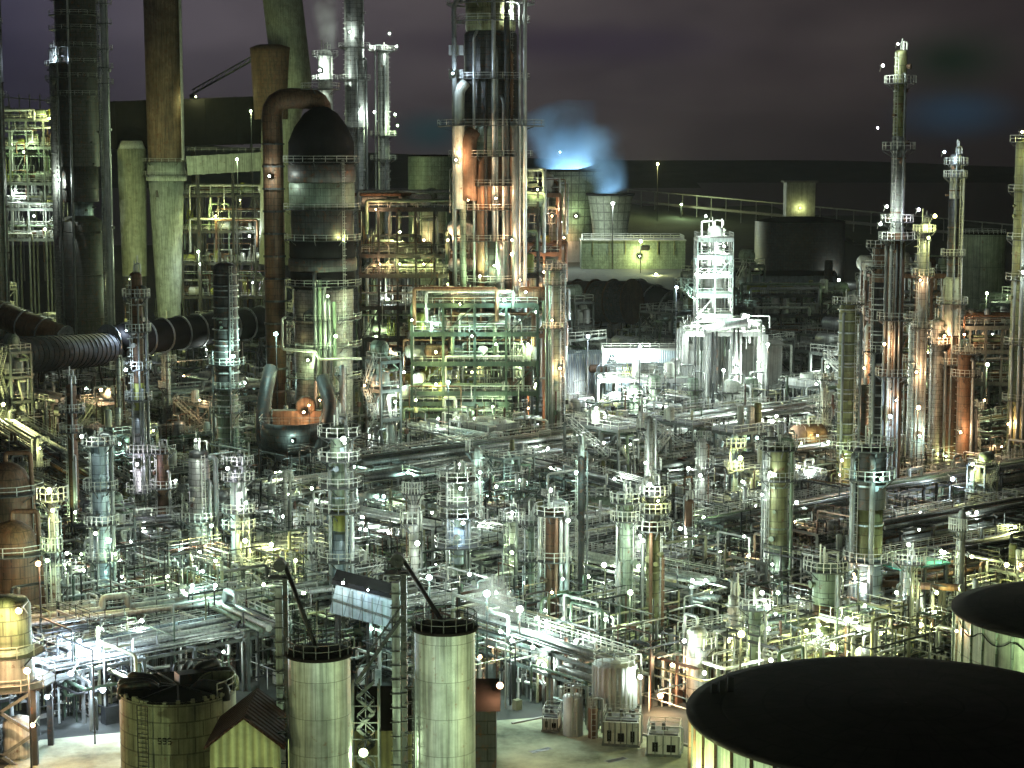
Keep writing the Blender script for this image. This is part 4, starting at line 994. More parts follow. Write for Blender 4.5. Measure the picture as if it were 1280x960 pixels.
def skid(label, u0, u1, vt, vb, m, cat="container", rz=-.15, n=3):
    Y = depth(vb); a = W(u0, vb, Y); c = W(u1, vb, Y); z = W(u0, vt, Y).z; wd = c.x-a.x
    t = thing("equipment_container", ((a.x+c.x)/2, Y+2, 0), rz, label, cat); clear(t.location.x, Y+2, wd/2+.5)
    MB().box(0, 0, .25, wd, 3, z-.25).build("casing", m, t); MB().box(0, 0, 0, wd+.3, 3.3, .25).build("base", "structure_grey", t)
    for k in range(n): MB().box(-wd/2+wd*(k+.5)/n, -1.54, .5, wd/n*(.35+.2*(k % 2)), .08, z*(.45-.1*(k % 2))).build("hatch", "black", t)
    g = MB()
    for k in range(n*2+1): g.box(-wd/2+wd*k/(n*2), -1.53, .25, .1, .1, z-.25)
    g.build_each("panel_strip", "structure_grey", t)
    MB().tube([(wd/2+.3, -1, .3), (wd/2+.3, -1, z+.8), (wd*.1, -1, z+.8), (wd*.1, .5, z+.1)], .1, 6).build("pipe", "galv", t)
    b = MB(); b.box(0, 0, z, wd*.9, 2.4, .15)
    for k in range(n): b.tube([(-wd*.35+k*wd*.33, 0, z), (-wd*.35+k*wd*.33, 0, z+.9)], .2, 8)
    b.build("roof", "grating", t)
    MB().rect_rail(-wd/2, wd/2, -1.5, 1.5, z+.1, 1.2, h=.9, w=.06).build("railing", "rail", t)
    return t
skid("pale panelled equipment container with dark hatches by the bottom yard", 757, 801, 905, 935, "pale")
skid("low white skid unit at the edge of the yard, left of the black roof", 812, 852, 922, 948, "white", n=2)
skid("small white cubicle left of the small white tank", 681, 700, 900, 917, "white", "cubicle", n=2)
# extra named vessels and decks of the middle ground
def drumh(label, u, v, vb, L_, w, m, rz, legs=True):
    Y = depth(vb); x = W(u, v, Y).x; z = W(u, v, Y).z; s = ppm(u, v, Y); r = w/2*s; l = L_*s
    t = thing("horizontal_drum", (x, Y, 0), rz, label, "vessel"); clear(x, Y, l*.5)
    MB().lathe([(.02, -l/2-r*.5), (r*.6, -l/2-r*.35), (r, -l/2), (r, l/2), (r*.6, l/2+r*.35), (.02, l/2+r*.5)], 20, axis='x', off=(0, 0, z)).build("shell", m, t, smooth=True)
    b = MB()
    for k in (-.35, .35):
        for q in (-.7, .7): b.box(l*k, r*q, 0, .35, .35, z-r*.6)
    b.build_each("leg", "structure_grey", t)
    MB().rect_rail(-l/2, l/2, -r, r, z+r*.95, 1.4).build("railing", "rail", t)
    MB().tube([(0, 0, z+r*.8), (0, 0, z+r+1.4), (l*.3, 0, z+r+1.4), (l*.3, r+1, z+r+1.4), (l*.3, r+1, 1)], .2, 8).build("pipe", "pale", t, smooth=True)
    MB().lathe([(r*1.02, -l*.25), (r*1.06, -l*.25+.05), (r*1.06, -l*.25+.25), (r*1.02, -l*.25+.3)], 20, axis='x', off=(0, 0, z)).build("band", m, t)
    return t
drumh("yellow-lit horizontal drum with rails, above the slanted spout of the shorter silo", 362, 692, 735, 50, 30, "yellowgreen", -.3)
drumh("bright yellow-green horizontal vessel at the foot of the central structure, left", 505, 478, 530, 36, 24, "yellowgreen", .15)
drumh("bright yellow-green horizontal vessel at the foot of the central structure, right", 552, 472, 532, 44, 26, "yellowgreen", .1)
drumh("rusty brown horizontal drum high beside the yellow-green column's top", 1010, 545, 590, 36, 30, "rust", .3)
drumh("green boxlike horizontal drum behind the close pair of columns", 745, 632, 680, 34, 22, "greenpipe", -.1)
Y = depth(800); x = W(1142, 705, Y).x; z = W(1142, 705, Y).z
t = thing("service_platform", (x, Y, 0), .5, "teal-floored square platform with white rails right of the big column", "platform"); clear(x, Y, 3)
MB().box(0, 0, z, 8, 4.5, .2).build("deck", "teal", t); MB().rect_rail(-4, 4, -2.25, 2.25, z+.2, 1.2).build("railing", "rail", t)
b = MB()
for sx in (-1, 1):
    for sy in (-1, 1): b.box(sx*3.6, sy*2, 0, .3, .3, z)
b.build_each("leg", "structure_grey", t)
# yards
t = thing("kerb", G(590, 1000), 0, "long low concrete kerb along the edge of the pale bottom yard", "kerb"); o0 = G(590, 1000)
b = MB(); P_ = [G(640, 905)-o0, G(700, 893)-o0, G(905, 943)-o0]
for i in range(2): b.bar(P_[i]+Vector((0, 0, .08)), P_[i+1]+Vector((0, 0, .08)), .3, .16)
b.build("kerb_stone", "concrete", t)
for (u, v, lab) in ((676, 938, "dark drain cover in the pale yard, nearest the silos"), (770, 950, "dark drain cover in the pale yard before the panelled container")):
    q = G(u, v); t = thing("drain_cover", (q.x, q.y, 0), .6, lab, "drain"); MB().box(0, 0, .013, 2.2, .6, .02).build("grate", "darksteel", t); MB().box(0, 0, .013, 2.5, .9, .012).build("frame", "concrete", t)

def sheet(name, pts, z, m, label=None):
    b = MB(); b.v = [(p.x, p.y, z) for p in pts]; b.f = [tuple(range(len(pts)))]; b.u = [tuple((p.x, p.y) for p in pts)]
    o = b.build(name, m); o["kind"] = "structure"; return o
sheet("yard", [G(560, 1010), G(1010, 1010), G(905, 945), G(700, 895), G(560, 905)], .012, "yard")
sheet("yard", [G(-60, 1010), G(420, 1010), G(420, 920), G(160, 915), G(50, 925)], .012, "yard")
sheet("yard", [G(830, 850), G(960, 850), G(940, 800), G(840, 805)], .012, "yard")
sheet("road", [G(-100, 930), G(-60, 925), G(1150, 640), G(1120, 630)], .008, "concrete")
# ================================================================ PIPE RACKS (deck end points measured on the deck)
def rk(u0, v0, u1, v1, z, label, **k):
    a = G(u0, v0, z); b = G(u1, v1, z); a.z = b.z = 0
    k.setdefault('h0', z-(k.get('levels', 2)-1)*k.get('lh', 2.4))
    return rack(a, b, label, **k)
rk(445, 580, 985, 507, 8.5, "longest wide pipe rack, running from the reactor's foot to under the white-lit unit", wd=9, npipes=13, levels=2)
rk(448, 606, 760, 560, 7.0, "second long pipe rack, parallel to and just in front of the longest one", wd=6, npipes=9, levels=2)
rk(440, 640, 880, 730, 7.0, "pale railed pipe rack slanting down to the right through the centre", wd=5, npipes=8, levels=2, mats=("galv", "pale", "galv", "greypipe"))
rk(560, 548, 800, 618, 7.5, "pipe rack with big bends crossing the longest rack near the centre", wd=6, npipes=8)
rk(1098, 612, 1320, 574, 8.0, "dark pipe rack with a bright top pipe below the right-hand towers", wd=7, npipes=10, levels=3, m="darksteel")
rk(1105, 662, 1330, 622, 9.0, "tall many-level dark rack at the right, upper one of two", wd=6, npipes=9, levels=4, lh=2.0, m="darksteel", mats=("brownpipe", "greypipe", "galv", "darksteel"))
rk(1110, 706, 1300, 672, 8.0, "tall many-level dark rack at the right, lower one of two", wd=6, npipes=9, levels=3, m="darksteel", mats=("brownpipe", "greypipe", "galv", "darksteel"))
rk(20, 838, 335, 778, 6.0, "blue-grey pipe rack with fat pipes, lower left above the olive tank", wd=9, npipes=12, levels=1, mats=("cladding_blue", "galv", "white", "galv"))
rk(40, 782, 420, 738, 6.5, "pale long pipe rack just beyond the blue-grey one at lower left", wd=5, npipes=8, levels=2, mats=("galv", "white", "pale"))
rk(230, 742, 330, 790, 6.5, "short pale cross rack at lower left", wd=4, npipes=6, levels=1)
rk(330, 690, 470, 672, 6.0, "yellow-lit short rack behind the elevator tower", wd=5, npipes=7)
rk(0, 530, 128, 606, 7.5, "dim brown pipe rack sloping right at the left edge, upper one of two", wd=8, npipes=10, m="darksteel", mats=("brownpipe", "greypipe", "galv"))
rk(-20, 590, 110, 640, 7.0, "dim brown pipe rack sloping right at the left edge, lower one of two", wd=6, npipes=9, m="darksteel", mats=("brownpipe", "greypipe"))
rk(885, 655, 1070, 620, 8.0, "open grey portal rack right of the rust-topped column", wd=5, npipes=6, levels=2)
rk(585, 700, 775, 660, 7.0, "dark pipe rack behind the rust-streaked column", wd=5, npipes=8)
rk(600, 778, 765, 832, 6.5, "grey pipe rack leading down to the raised corrugated tank", wd=4, npipes=7, levels=2)
rk(870, 800, 1080, 764, 5.5, "olive rack crossing before the green columns at lower right", wd=4, npipes=7, levels=2, mats=("greenpipe", "pale", "greypipe"))
rk(940, 520, 1330, 478, 8.0, "far dark rack running right from the white-lit unit", wd=8, npipes=11, levels=2, m="darksteel")
rk(820, 585, 1060, 556, 7.0, "shorter rack below the white-lit unit's right end", wd=6, npipes=8)
rk(590, 745, 420, 770, 6.0, "rack crossing behind the silos", wd=4, npipes=6)
rk(1150, 540, 1330, 512, 7.5, "orange-lit rack at the right edge above the dark ones", wd=6, npipes=8, mats=("rust", "galv", "brownpipe"))
rk(100, 660, 330, 640, 7.0, "rack crossing behind the pale columns at the left", wd=5, npipes=8)

# ================================================================ SMALL PLANT
def zone_phrase(u, v):
    h = "at left" if u < 260 else "left of centre" if u < 520 else "in the centre" if u < 800 else "right of centre" if u < 1050 else "at right"
    d = "in the far rows" if v < 520 else "in the middle rows" if v < 640 else "in the nearer rows" if v < 760 else "in the nearest rows"
    return h, d
KIND = {'steel_structure': ("small railed steel structure", "structure"), 'vertical_vessel': ("small upright pale vessel", "vessel"),
        'heat_exchanger': ("small horizontal heat exchanger", "exchanger"), 'air_cooler': ("square air cooler with fans", "air cooler"),
        'slim_tower': ("slim column with ring platforms", "column"),
        'pump': ("small pump with motor", "pump"), 'fired_heater': ("boxy furnace with short stack", "furnace"), 'pipe_rack': ("short low pipe rack", "pipe rack")}
rp = random.Random(21)
PROTO = {}
far = (0, -400, 0)
PROTO['steel_structure'] = [p_frame(rp, *a) for a in ((2, 1, 2), (2, 2, 3), (3, 2, 2), (3, 1, 3), (1, 1, 4), (2, 2, 2), (4, 1, 1))]
PROTO['vertical_vessel'] = [p_drums(rp, 1) for i in range(6)]
PROTO['heat_exchanger'] = [p_exch(rp, n) for n in (1, 2, 2, 3)]
PROTO['air_cooler'] = [p_cooler(rp, n) for n in (2, 3)]
PROTO['slim_tower'] = [p_column(rp, 1) for i in range(12)]
PROTO['pump'] = [p_pumps(rp, 1) for i in range(3)]
PROTO['fired_heater'] = [p_heater(rp, 1)]
PROTO['pipe_rack'] = [p_rack(rp, 14, 4, 2, 6, 4.0, 1.8), p_rack(rp, 18, 5, 2, 8, 5.0, 2.0)]
USED = set()
RAD = {'steel_structure': 6.0, 'vertical_vessel': 2.3, 'heat_exchanger': 3.6, 'slim_tower': 1.8, 'air_cooler': 6.5, 'pump': 1.6, 'fired_heater': 6, 'pipe_rack': 6}
def free(x, y, r):
    for (a, b, q) in HERO:
        if (a-x)**2+(b-y)**2 < (q+r)**2*.8: return False
    return True
def upix(x, y, z=0):
    d = Vector((x, y, z-H)); cx = d.x; cz = d.y*CP-d.z*SP; cy = d.y*SP+d.z*CP
    return 640+F*cx/cz, 480-F*cy/cz
def in_plant(x, y):
    u, v = upix(x, y)
    if u < -60 or u > 1340 or v > 905 or v < 415: return False
    if u > 560 and v > 888: return False
    if u < 165 and v > 905: return False
    if 160 < u < 630 and v > 862: return False
    if 835 < u < 965 and 800 < v < 855: return False
    return True
n_of = {}
def put(kind, x, y, rz, sc=1.0):
    pool = PROTO[kind]; p = pool[rp.randrange(len(pool))]
    if p.name in USED: o = copy_tree(p)
    else: USED.add(p.name); o = p
    o.location = (x, y, 0); o.rotation_euler = (0, 0, rz); o.scale = (sc, sc, sc*(rp.uniform(.75, 1.35) if kind in ('vertical_vessel', 'slim_tower', 'steel_structure') else 1))
    u, v = upix(x, y); h, d = zone_phrase(u, v); lab, cat = KIND[kind]
    tag(o, f"{lab} {h}, {d}", cat, f"{lab}s {h}, {d}")
    clear(x, y, RAD[kind]*.75); n_of[kind] = n_of.get(kind, 0)+1
for kind, n in (('air_cooler', 14), ('fired_heater', 5), ('slim_tower', 42), ('steel_structure', 115), ('pipe_rack', 30), ('heat_exchanger', 120), ('vertical_vessel', 130), ('pump', 80)):
    tries = 0; k = 0
    while k < n and tries < n*40:
        tries += 1
        # even density on the picture rather than on the ground: more of them near
        v = rp.uniform(430, 895) if kind != 'pump' else rp.uniform(650, 900); u = rp.uniform(-30, 1310)
        p = G(u, v)
        if not in_plant(p.x, p.y) or not free(p.x, p.y, RAD[kind]): continue
        if kind == 'fired_heater' and v > 640: continue
        if kind == 'slim_tower' and (v > 840 or 800 < u < 1000 and v < 560): continue
        if kind == 'steel_structure' and v > 850: continue
        sc = (.72 if v > 640 and kind == 'steel_structure' else 1.0) if v > 560 else 1.35
        hgt = {'steel_structure': 12, 'vertical_vessel': 7, 'slim_tower': 14, 'air_cooler': 8, 'fired_heater': 20, 'pipe_rack': 7}.get(kind, 0)*sc
        if hgt:
            hw = RAD[kind]*sc/ppm(u, v, p.y); tv = upix(p.x, p.y, hgt)[1]
            if any(a-hw < u < b_+hw and v > vb-4 and tv < vb-(vb-vt)*.12 for a, b_, vt, vb in SCREEN): continue
        put(kind, p.x, p.y, AX+rp.randrange(4)*PI/2, sc); k += 1
for kk, pool in PROTO.items():       # prototypes never placed
    for p in pool:
        if p.name not in USED:
            for c in tree_of(p):
                for g in tree_of(c): bpy.data.objects.remove(g)
                bpy.data.objects.remove(c)
            bpy.data.objects.remove(p)
print("placed", n_of)

# ================================================================ TANGLED PIPEWORK (uncountable)
def pipework_material():
    m = bpy.data.materials.new("pipework"); m.use_nodes = True; N = m.node_tree.nodes; L = m.node_tree.links; bs = N["Principled BSDF"]
    g = N.new("ShaderNodeNewGeometry"); cr = N.new("ShaderNodeValToRGB"); cr.color_ramp.interpolation = 'CONSTANT'
    cols = [(.20, .21, .20), (.60, .62, .57), (.04, .045, .04), (.42, .44, .41), (.07, .11, .07), (.68, .70, .66), (.11, .06, .04), (.05, .055, .06), (.36, .36, .22), (.03, .03, .03)]
    e = cr.color_ramp.elements
    e[0].color = (*cols[0], 1); e[1].position = 1/len(cols); e[1].color = (*cols[1], 1)
    for i in range(2, len(cols)): q = e.new(i/len(cols)); q.color = (*cols[i], 1)
    L.new(g.outputs["Random Per Island"], cr.inputs[0])
    no = N.new("ShaderNodeTexNoise"); no.inputs["Scale"].default_value = .8; no.inputs["Detail"].default_value = 5
    tc = N.new("ShaderNodeTexCoord"); L.new(tc.outputs["Object"], no.inputs["Vector"])
    r = N.new("ShaderNodeMapRange"); r.inputs[1].default_value = .3; r.inputs[2].default_value = .7; r.inputs[3].default_value = .55; r.inputs[4].default_value = 1.1; L.new(no.outputs[0], r.inputs[0])
    mx = N.new("ShaderNodeMix"); mx.data_type = 'RGBA'; mx.blend_type = 'MULTIPLY'; mx.inputs[0].default_value = 1; L.new(cr.outputs[0], mx.inputs[6]); L.new(r.outputs[0], mx.inputs[7])
    L.new(mx.outputs[2], bs.inputs["Base Color"]); bs.inputs["Roughness"].default_value = .45; bs.inputs["Metallic"].default_value = .35
    MATS["pipework"] = m
pipework_material()
ax = Vector((math.cos(AX), math.sin(AX), 0)); bx_ = Vector((-math.sin(AX), math.cos(AX), 0)); up = Vector((0, 0, 1))
rc = random.Random(99)
us = (-40, 200, 420, 640, 860, 1080, 1320); vs = (425, 510, 590, 680, 770, 905)
for i in range(6):
    for j in range(5):
        b = MB(); n = (300, 330, 420, 520, 560)[j]
        for k in range(n):
            p = G(rc.uniform(us[i], us[i+1]), rc.uniform(vs[j], vs[j+1]))
            if not in_plant(p.x, p.y): continue
            if not free(p.x, p.y, -1.0) and rc.random() < .6: continue
            big = 1.5 if j < 2 else 1.0
            p.z = 0; kk = rc.random(); r = rc.choice((.06, .08, .1, .14, .2))*big
            if kk < .42:      # bent run
                q = p.copy(); q.z = rc.uniform(.4, 6); P = [q.copy()]
                for s_ in range(rc.randint(2, 5)):
                    d = rc.choice((ax, -ax, bx_, -bx_, up, up, ax, -bx_)); q = q+d*rc.uniform(1, 9 if d is not up else 3); q.z = max(.4, min(10, q.z)); P.append(q.copy())
                q = q.copy(); q.z = .2; P.append(q); b.tube(P, r, 6, bend=r*2)
            elif kk < .62:    # valve stand: riser with wheel
                h = rc.choice((1, 2, 3, 4, 6, 8))*rc.uniform(.8, 1.2)*big; b.tube([p, p+up*h], r*.8, 6); b.lathe([(.1, h*.6), (.3*big, h*.6), (.3*big, h*.68), (.1, h*.68)], 7, (p.x, p.y))
            elif kk < .74:    # loop
                h = rc.uniform(2, 7); w = rc.uniform(1, 4); d = rc.choice((ax, bx_)); b.tube([p, p+up*h, p+up*h+d*w, p+d*w+up*.2], r*1.2, 6, bend=r*3)
            elif kk < .86:    # railing piece
                z = rc.choice((0.1, 3, 4.5, 6, 8)); d = rc.choice((ax, bx_)); m_ = rc.randint(2, 5)
                for w in range(m_+1): c = p+d*w*1.6+up*z; b.bar(c, c+up*1.1, .09)
                for w in (1.1, .6, 0): b.bar(p+up*(z+w), p+d*m_*1.6+up*(z+w), .08 if w else .2)
                for w in (0, m_): c = p+d*w*1.6; b.bar(c, c+up*z, .18)
            elif kk < .93:    # cabinet, small tub
                b.box(p.x, p.y, 0, rc.uniform(.6, 1.8), rc.uniform(.6, 1.4), rc.uniform(.8, 2.2), AX)
            else:             # small drum
                h = rc.uniform(1.5, 3.5); q = rc.uniform(.3, .7); b.lathe([(q, .5), (q, h), (q*.6, h+q*.4), (.02, h+q*.5)], 10, (p.x, p.y))
        if b.v:
            o = b.build("pipework", "pipework"); h, d = zone_phrase((us[i]+us[i+1])/2, (vs[j]+vs[j+1])/2)
            tag(o, None, "pipework", None, "stuff"); o["label"] = f"tangle of thin pipes, valves and rails {('at the far left','at the left','left of centre','right of centre','at the right','at the far right')[i]}, {('in the farthest rows','in the far rows','in the middle rows','in the nearer rows','in the nearest rows')[j]}"

# ================================================================ GROUND, WATER, HILLS, PIER
sheet("ground", [Vector((-900, 60, 0)), Vector((900, 60, 0)), Vector((900, 1250, 0)), Vector((-900, 1250, 0))], 0, "groundmat")
sheet("water", [Vector((-4000, -200, 0)), Vector((4000, -200, 0)), Vector((4000, 5200, 0)), Vector((-4000, 5200, 0))], -1.0, "sea_water")
def hills(name, Y, u0, v0, u1, v1, amp, seed):
    b = MB(); rr = random.Random(seed); n = 80; rings = []
    ph = [rr.uniform(0, 6) for _ in range(6)]
    for i in range(n+1):
        f = i/n; u = u0+(u1-u0)*f; v = v0+(v1-v0)*f; t_ = W(u, v, Y)
        hh = t_.z+amp*sum(math.sin(f*(5+7*k)+ph[k])/(1+k) for k in range(5))
        rings.append([(t_.x, Y-260, -1.5), (t_.x, Y-120, max(1, hh*.45)), (t_.x, Y, max(1, hh)), (t_.x, Y+300, max(1, hh*.5)), (t_.x, Y+500, -1.5)])
    b.quadring(rings, None, False); o = b.build(name, "hillmat", smooth=True); o["kind"] = "structure"; return o
hills("hills", 4200, -900, 168, 2000, 206, 14.0, 3)
hills("hills", 3600, -120, 205, 860, 212, 4.0, 8)
hills("shore", 1500, 760, 250, 1000, 268, 2.5, 5)
hills("shore", 1400, 1020, 272, 1330, 296, 1.5, 6)
# pier
pts = [(785, 236), (1290, 287)]
a = W(785, 236, 1500); c = W(1330, 286, 1180); a.z = c.z = 0
t = thing("pier_bridge", (a.x, a.y, 0), 0, "long thin jetty bridge with tall posts crossing the water behind the towers", "bridge")
d = c-a; n = 26; g = MB()
za, zc = W(785, 236, 1500).z, W(1330, 286, 1180).z
for i in range(n+1):
    q = d*(i/n); z = za+(zc-za)*i/n; g.bar((q.x, q.y, -1), (q.x, q.y, z), .6)
g.build_each("post", "pale", t); MB().bar((0, 0, za-.5), (d.x, d.y, zc-.5), .8).build("handrail", "pale", t); MB().bar((0, 0, za-9), (d.x, d.y, zc-9), 7, 1.5).build("deck", "concrete", t)
t = thing("pier_bridge", (W(-40, 150, 900).x, 900, 0), 0, "thin distant railed gantry at the upper left skyline", "bridge")
a = W(-40, 118, 900); c = W(64, 126, 900); g = MB()
for i in range(9): g.bar(((c.x-a.x)*i/8, 0, 0), ((c.x-a.x)*i/8, 0, a.z), .5)
g.bar((0, 0, a.z), (c.x-a.x, 0, c.z), .5); g.bar((0, 0, a.z-16), (c.x-a.x, 0, c.z-16), 1); g.build("truss", "pale", t)
# ================================================================ WORLD (night sky lit by the town's glow)
w = bpy.data.worlds.new("World"); scene.world = w; w.use_nodes = True; nt = w.node_tree; N = nt.nodes; L = nt.links
bg = N["Background"]
tc = N.new("ShaderNodeTexCoord"); sep = N.new("ShaderNodeSeparateXYZ"); L.new(tc.outputs["Generated"], sep.inputs[0])
mp = N.new("ShaderNodeMapping"); mp.inputs["Scale"].default_value = (4, 4, 11); L.new(tc.outputs["Generated"], mp.inputs[0])
no = N.new("ShaderNodeTexNoise"); no.inputs["Scale"].default_value = 1.0; no.inputs["Detail"].default_value = 5; no.inputs["Roughness"].default_value = .5; L.new(mp.outputs[0], no.inputs[0])
cr = N.new("ShaderNodeValToRGB"); e = cr.color_ramp.elements
e[0].position = .28; e[0].color = (.022, .018, .024, 1); e[1].position = .62; e[1].color = (.086, .074, .073, 1); L.new(no.outputs[0], cr.inputs[0])
# the sky glow fades towards the zenith
zr = N.new('ShaderNodeMapRange'); zr.inputs[1].default_value = .12; zr.inputs[2].default_value = .4; zr.inputs[3].default_value = 1; zr.inputs[4].default_value = .2; L.new(sep.outputs[2], zr.inputs[0])
# darker to the right, bluish to the left
mr = N.new("ShaderNodeMapRange"); mr.inputs[1].default_value = -.30; mr.inputs[2].default_value = .30; L.new(sep.outputs[0], mr.inputs[0])
cr2 = N.new("ShaderNodeValToRGB"); f = cr2.color_ramp.elements
f[0].position = 0; f[0].color = (.42, .48, .95, 1); f[1].position = .22; f[1].color = (.85, .85, 1.05, 1)
q = f.new(.6); q.color = (1.1, 1.05, 1.05, 1); q = f.new(.72); q.color = (.75, .7, .7, 1); q = f.new(1.0); q.color = (.22, .2, .22, 1)
L.new(mr.outputs[0], cr2.inputs[0])
mx = N.new("ShaderNodeMix"); mx.data_type = 'RGBA'; mx.blend_type = 'MULTIPLY'; mx.inputs[0].default_value = 1; L.new(cr.outputs[0], mx.inputs[6]); L.new(cr2.outputs[0], mx.inputs[7])
# glass reflection painted in as the blue cloud low in the right-hand sky
def sky_patch(u, v, rx, rz, col, prev):
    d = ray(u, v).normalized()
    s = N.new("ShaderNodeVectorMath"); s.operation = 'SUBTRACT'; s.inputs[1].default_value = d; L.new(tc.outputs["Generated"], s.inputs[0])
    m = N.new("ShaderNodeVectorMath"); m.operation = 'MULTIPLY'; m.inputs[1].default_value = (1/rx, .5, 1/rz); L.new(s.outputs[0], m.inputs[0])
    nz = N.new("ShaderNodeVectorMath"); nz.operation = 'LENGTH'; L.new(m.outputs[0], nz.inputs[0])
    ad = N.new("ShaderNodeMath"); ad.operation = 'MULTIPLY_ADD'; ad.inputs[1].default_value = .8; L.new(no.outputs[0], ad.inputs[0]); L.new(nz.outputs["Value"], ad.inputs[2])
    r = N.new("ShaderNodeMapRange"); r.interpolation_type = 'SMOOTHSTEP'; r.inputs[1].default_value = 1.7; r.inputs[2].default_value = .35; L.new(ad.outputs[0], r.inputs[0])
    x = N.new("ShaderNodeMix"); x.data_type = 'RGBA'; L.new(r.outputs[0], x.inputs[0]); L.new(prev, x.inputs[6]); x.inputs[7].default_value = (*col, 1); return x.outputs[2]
o_ = sky_patch(1195, 142, .030, .013, (.02, .042, .07), mx.outputs[2])
o_ = sky_patch(700, 55, .085, .011, (.030, .022, .034), o_)
o_ = sky_patch(540, 165, .020, .012, (.02, .05, .06), o_)
o_ = sky_patch(1190, 75, .035, .018, (.006, .012, .008), o_)
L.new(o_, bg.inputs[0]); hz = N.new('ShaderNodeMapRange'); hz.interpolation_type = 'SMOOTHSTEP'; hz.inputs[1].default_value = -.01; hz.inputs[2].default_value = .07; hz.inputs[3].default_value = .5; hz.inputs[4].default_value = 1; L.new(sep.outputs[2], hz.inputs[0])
hm_ = N.new('ShaderNodeMath'); hm_.operation = 'MULTIPLY'; L.new(zr.outputs[0], hm_.inputs[0]); L.new(hz.outputs[0], hm_.inputs[1]); L.new(hm_.outputs[0], bg.inputs[1])

# a faint town-glow moonlight
sun = bpy.data.lights.new("moonlight", 'SUN'); so = bpy.data.objects.new("moonlight", sun); COL.objects.link(so)
sun.energy = .05; sun.angle = math.radians(8); sun.color = (.8, 1, .85); so.rotation_euler = (math.radians(55), 0, math.radians(-35))

# ================================================================ LAMPS
bpy.context.view_layer.update()
dg = bpy.context.evaluated_depsgraph_get()
camp = Vector((0, 0, H))
LAMPM = {}
def lamp_meshes(k):
    if k in LAMPM: return LAMPM[k]
    b = MB(); b.lathe([(.05, 0.0), (.2, -.05), (.2, -.35), (.26, -.42)], 12, axis='y')
    h = b.build("tmp", "darksteel"); hm = h.data; bpy.data.objects.remove(h)
    b = MB(); b.lathe([(.02, -.52), (.12, -.5), (.2, -.38)], 12, axis='y'); h = b.build("tmp", "lens_"+k, smooth=True); lm = h.data; bpy.data.objects.remove(h)
    b = MB(); b.bar((0, 0, 0), (0, 2.2, .1), .1); b.bar((0, .9, 0), (0, 2.1, -.8), .07); h = b.build("tmp", "rail"); am = h.data; bpy.data.objects.remove(h)
    LAMPM[k] = (hm, lm, am); return LAMPM[k]
LN = {'w': 'white', 'c': 'cyan-white', 'g': 'green-white', 'y': 'yellow-green', 'o': 'orange', 'b': 'blue-white', 'v': 'violet-white'}
SIZE = {'t': (.45, .35), 's': (.7, .8), 'm': (1.0, 1.6), 'l': (1.35, 3.2), 'x': (1.6, 5.0)}
PW = 1000.0
lights = {}
NOTE = {}
nl = 0; lamp_at = []
def lamp(u, v, size, k, label=None, pos=None, mast=False, visible=True):
    global nl
    s, p = SIZE[size]
    if pos is not None and pos.y > 900: s, p = s*2.2, p*3
    if pos is None:
        d = ray(u, v).normalized(); hit, loc, nrm, idx, ob, mtx = scene.ray_cast(dg, camp, d)
        Yd = loc.y if hit else 1e9
        if not hit or Yd > 1200:      # beside a structure: take the nearest thing around this spot
            best = None
            for du in (-3, 3, -7, 7, -12, 12):
                for dv in (0, 5, 10, 16):
                    h2, l2, *_ = scene.ray_cast(dg, camp, ray(u+du, v+dv).normalized())
                    if h2 and l2.y < 1200 and (best is None or l2.y < best): best = l2.y
            Yd = best if best else 500
        if Yd > 600: s *= min(2.6, Yd/450)
        pos = W(u, v, Yd-1.4*s)
    far = min(2.2, max(.45, (pos.y/420)**1.5)*1.25)
    boost = 1.0
    if 735 < u < 985 and 250 < v < 540: boost = 3.2
    if u < 100 and v < 320: boost = 1.6
    if mast: boost = 3.5 if v > 800 else 1.3
    zone = round(far*boost*4)/4 or .25
    key = (k, size, zone)
    hm, lm, am = lamp_meshes(k)
    near = min((math.hypot(u-a, v-b), n) for n, (a, b) in MARKS.items())[1]
    t = thing("floodlight", pos, 0, label or "", "lamp"); t.scale = (s, s, s)
    lamp_at.append((t, u, v, size, k, near, label))
    for nm, me in (("housing", hm), ("lens", lm)):
        o = bpy.data.objects.new(nm, me); COL.objects.link(o); o.parent = t
    if mast:
        b = MB(); b.bar((0, 0, 0), (0, 0, -pos.z/s), .12); o = b.build("mast", "darksteel", t)
    else:
        o = bpy.data.objects.new("bracket", am); COL.objects.link(o); o.parent = t
    if key not in lights:
        l = bpy.data.lights.new("lamp_light", 'POINT'); l.energy = PW*p*zone; l.color = LAMPC[k]; l.shadow_soft_size = .16*s; lights[key] = l
    lo = bpy.data.objects.new("bulb", lights[key]); COL.objects.link(lo); lo.parent = t; lo.location = (0, -.95, 0)
    nl += 1
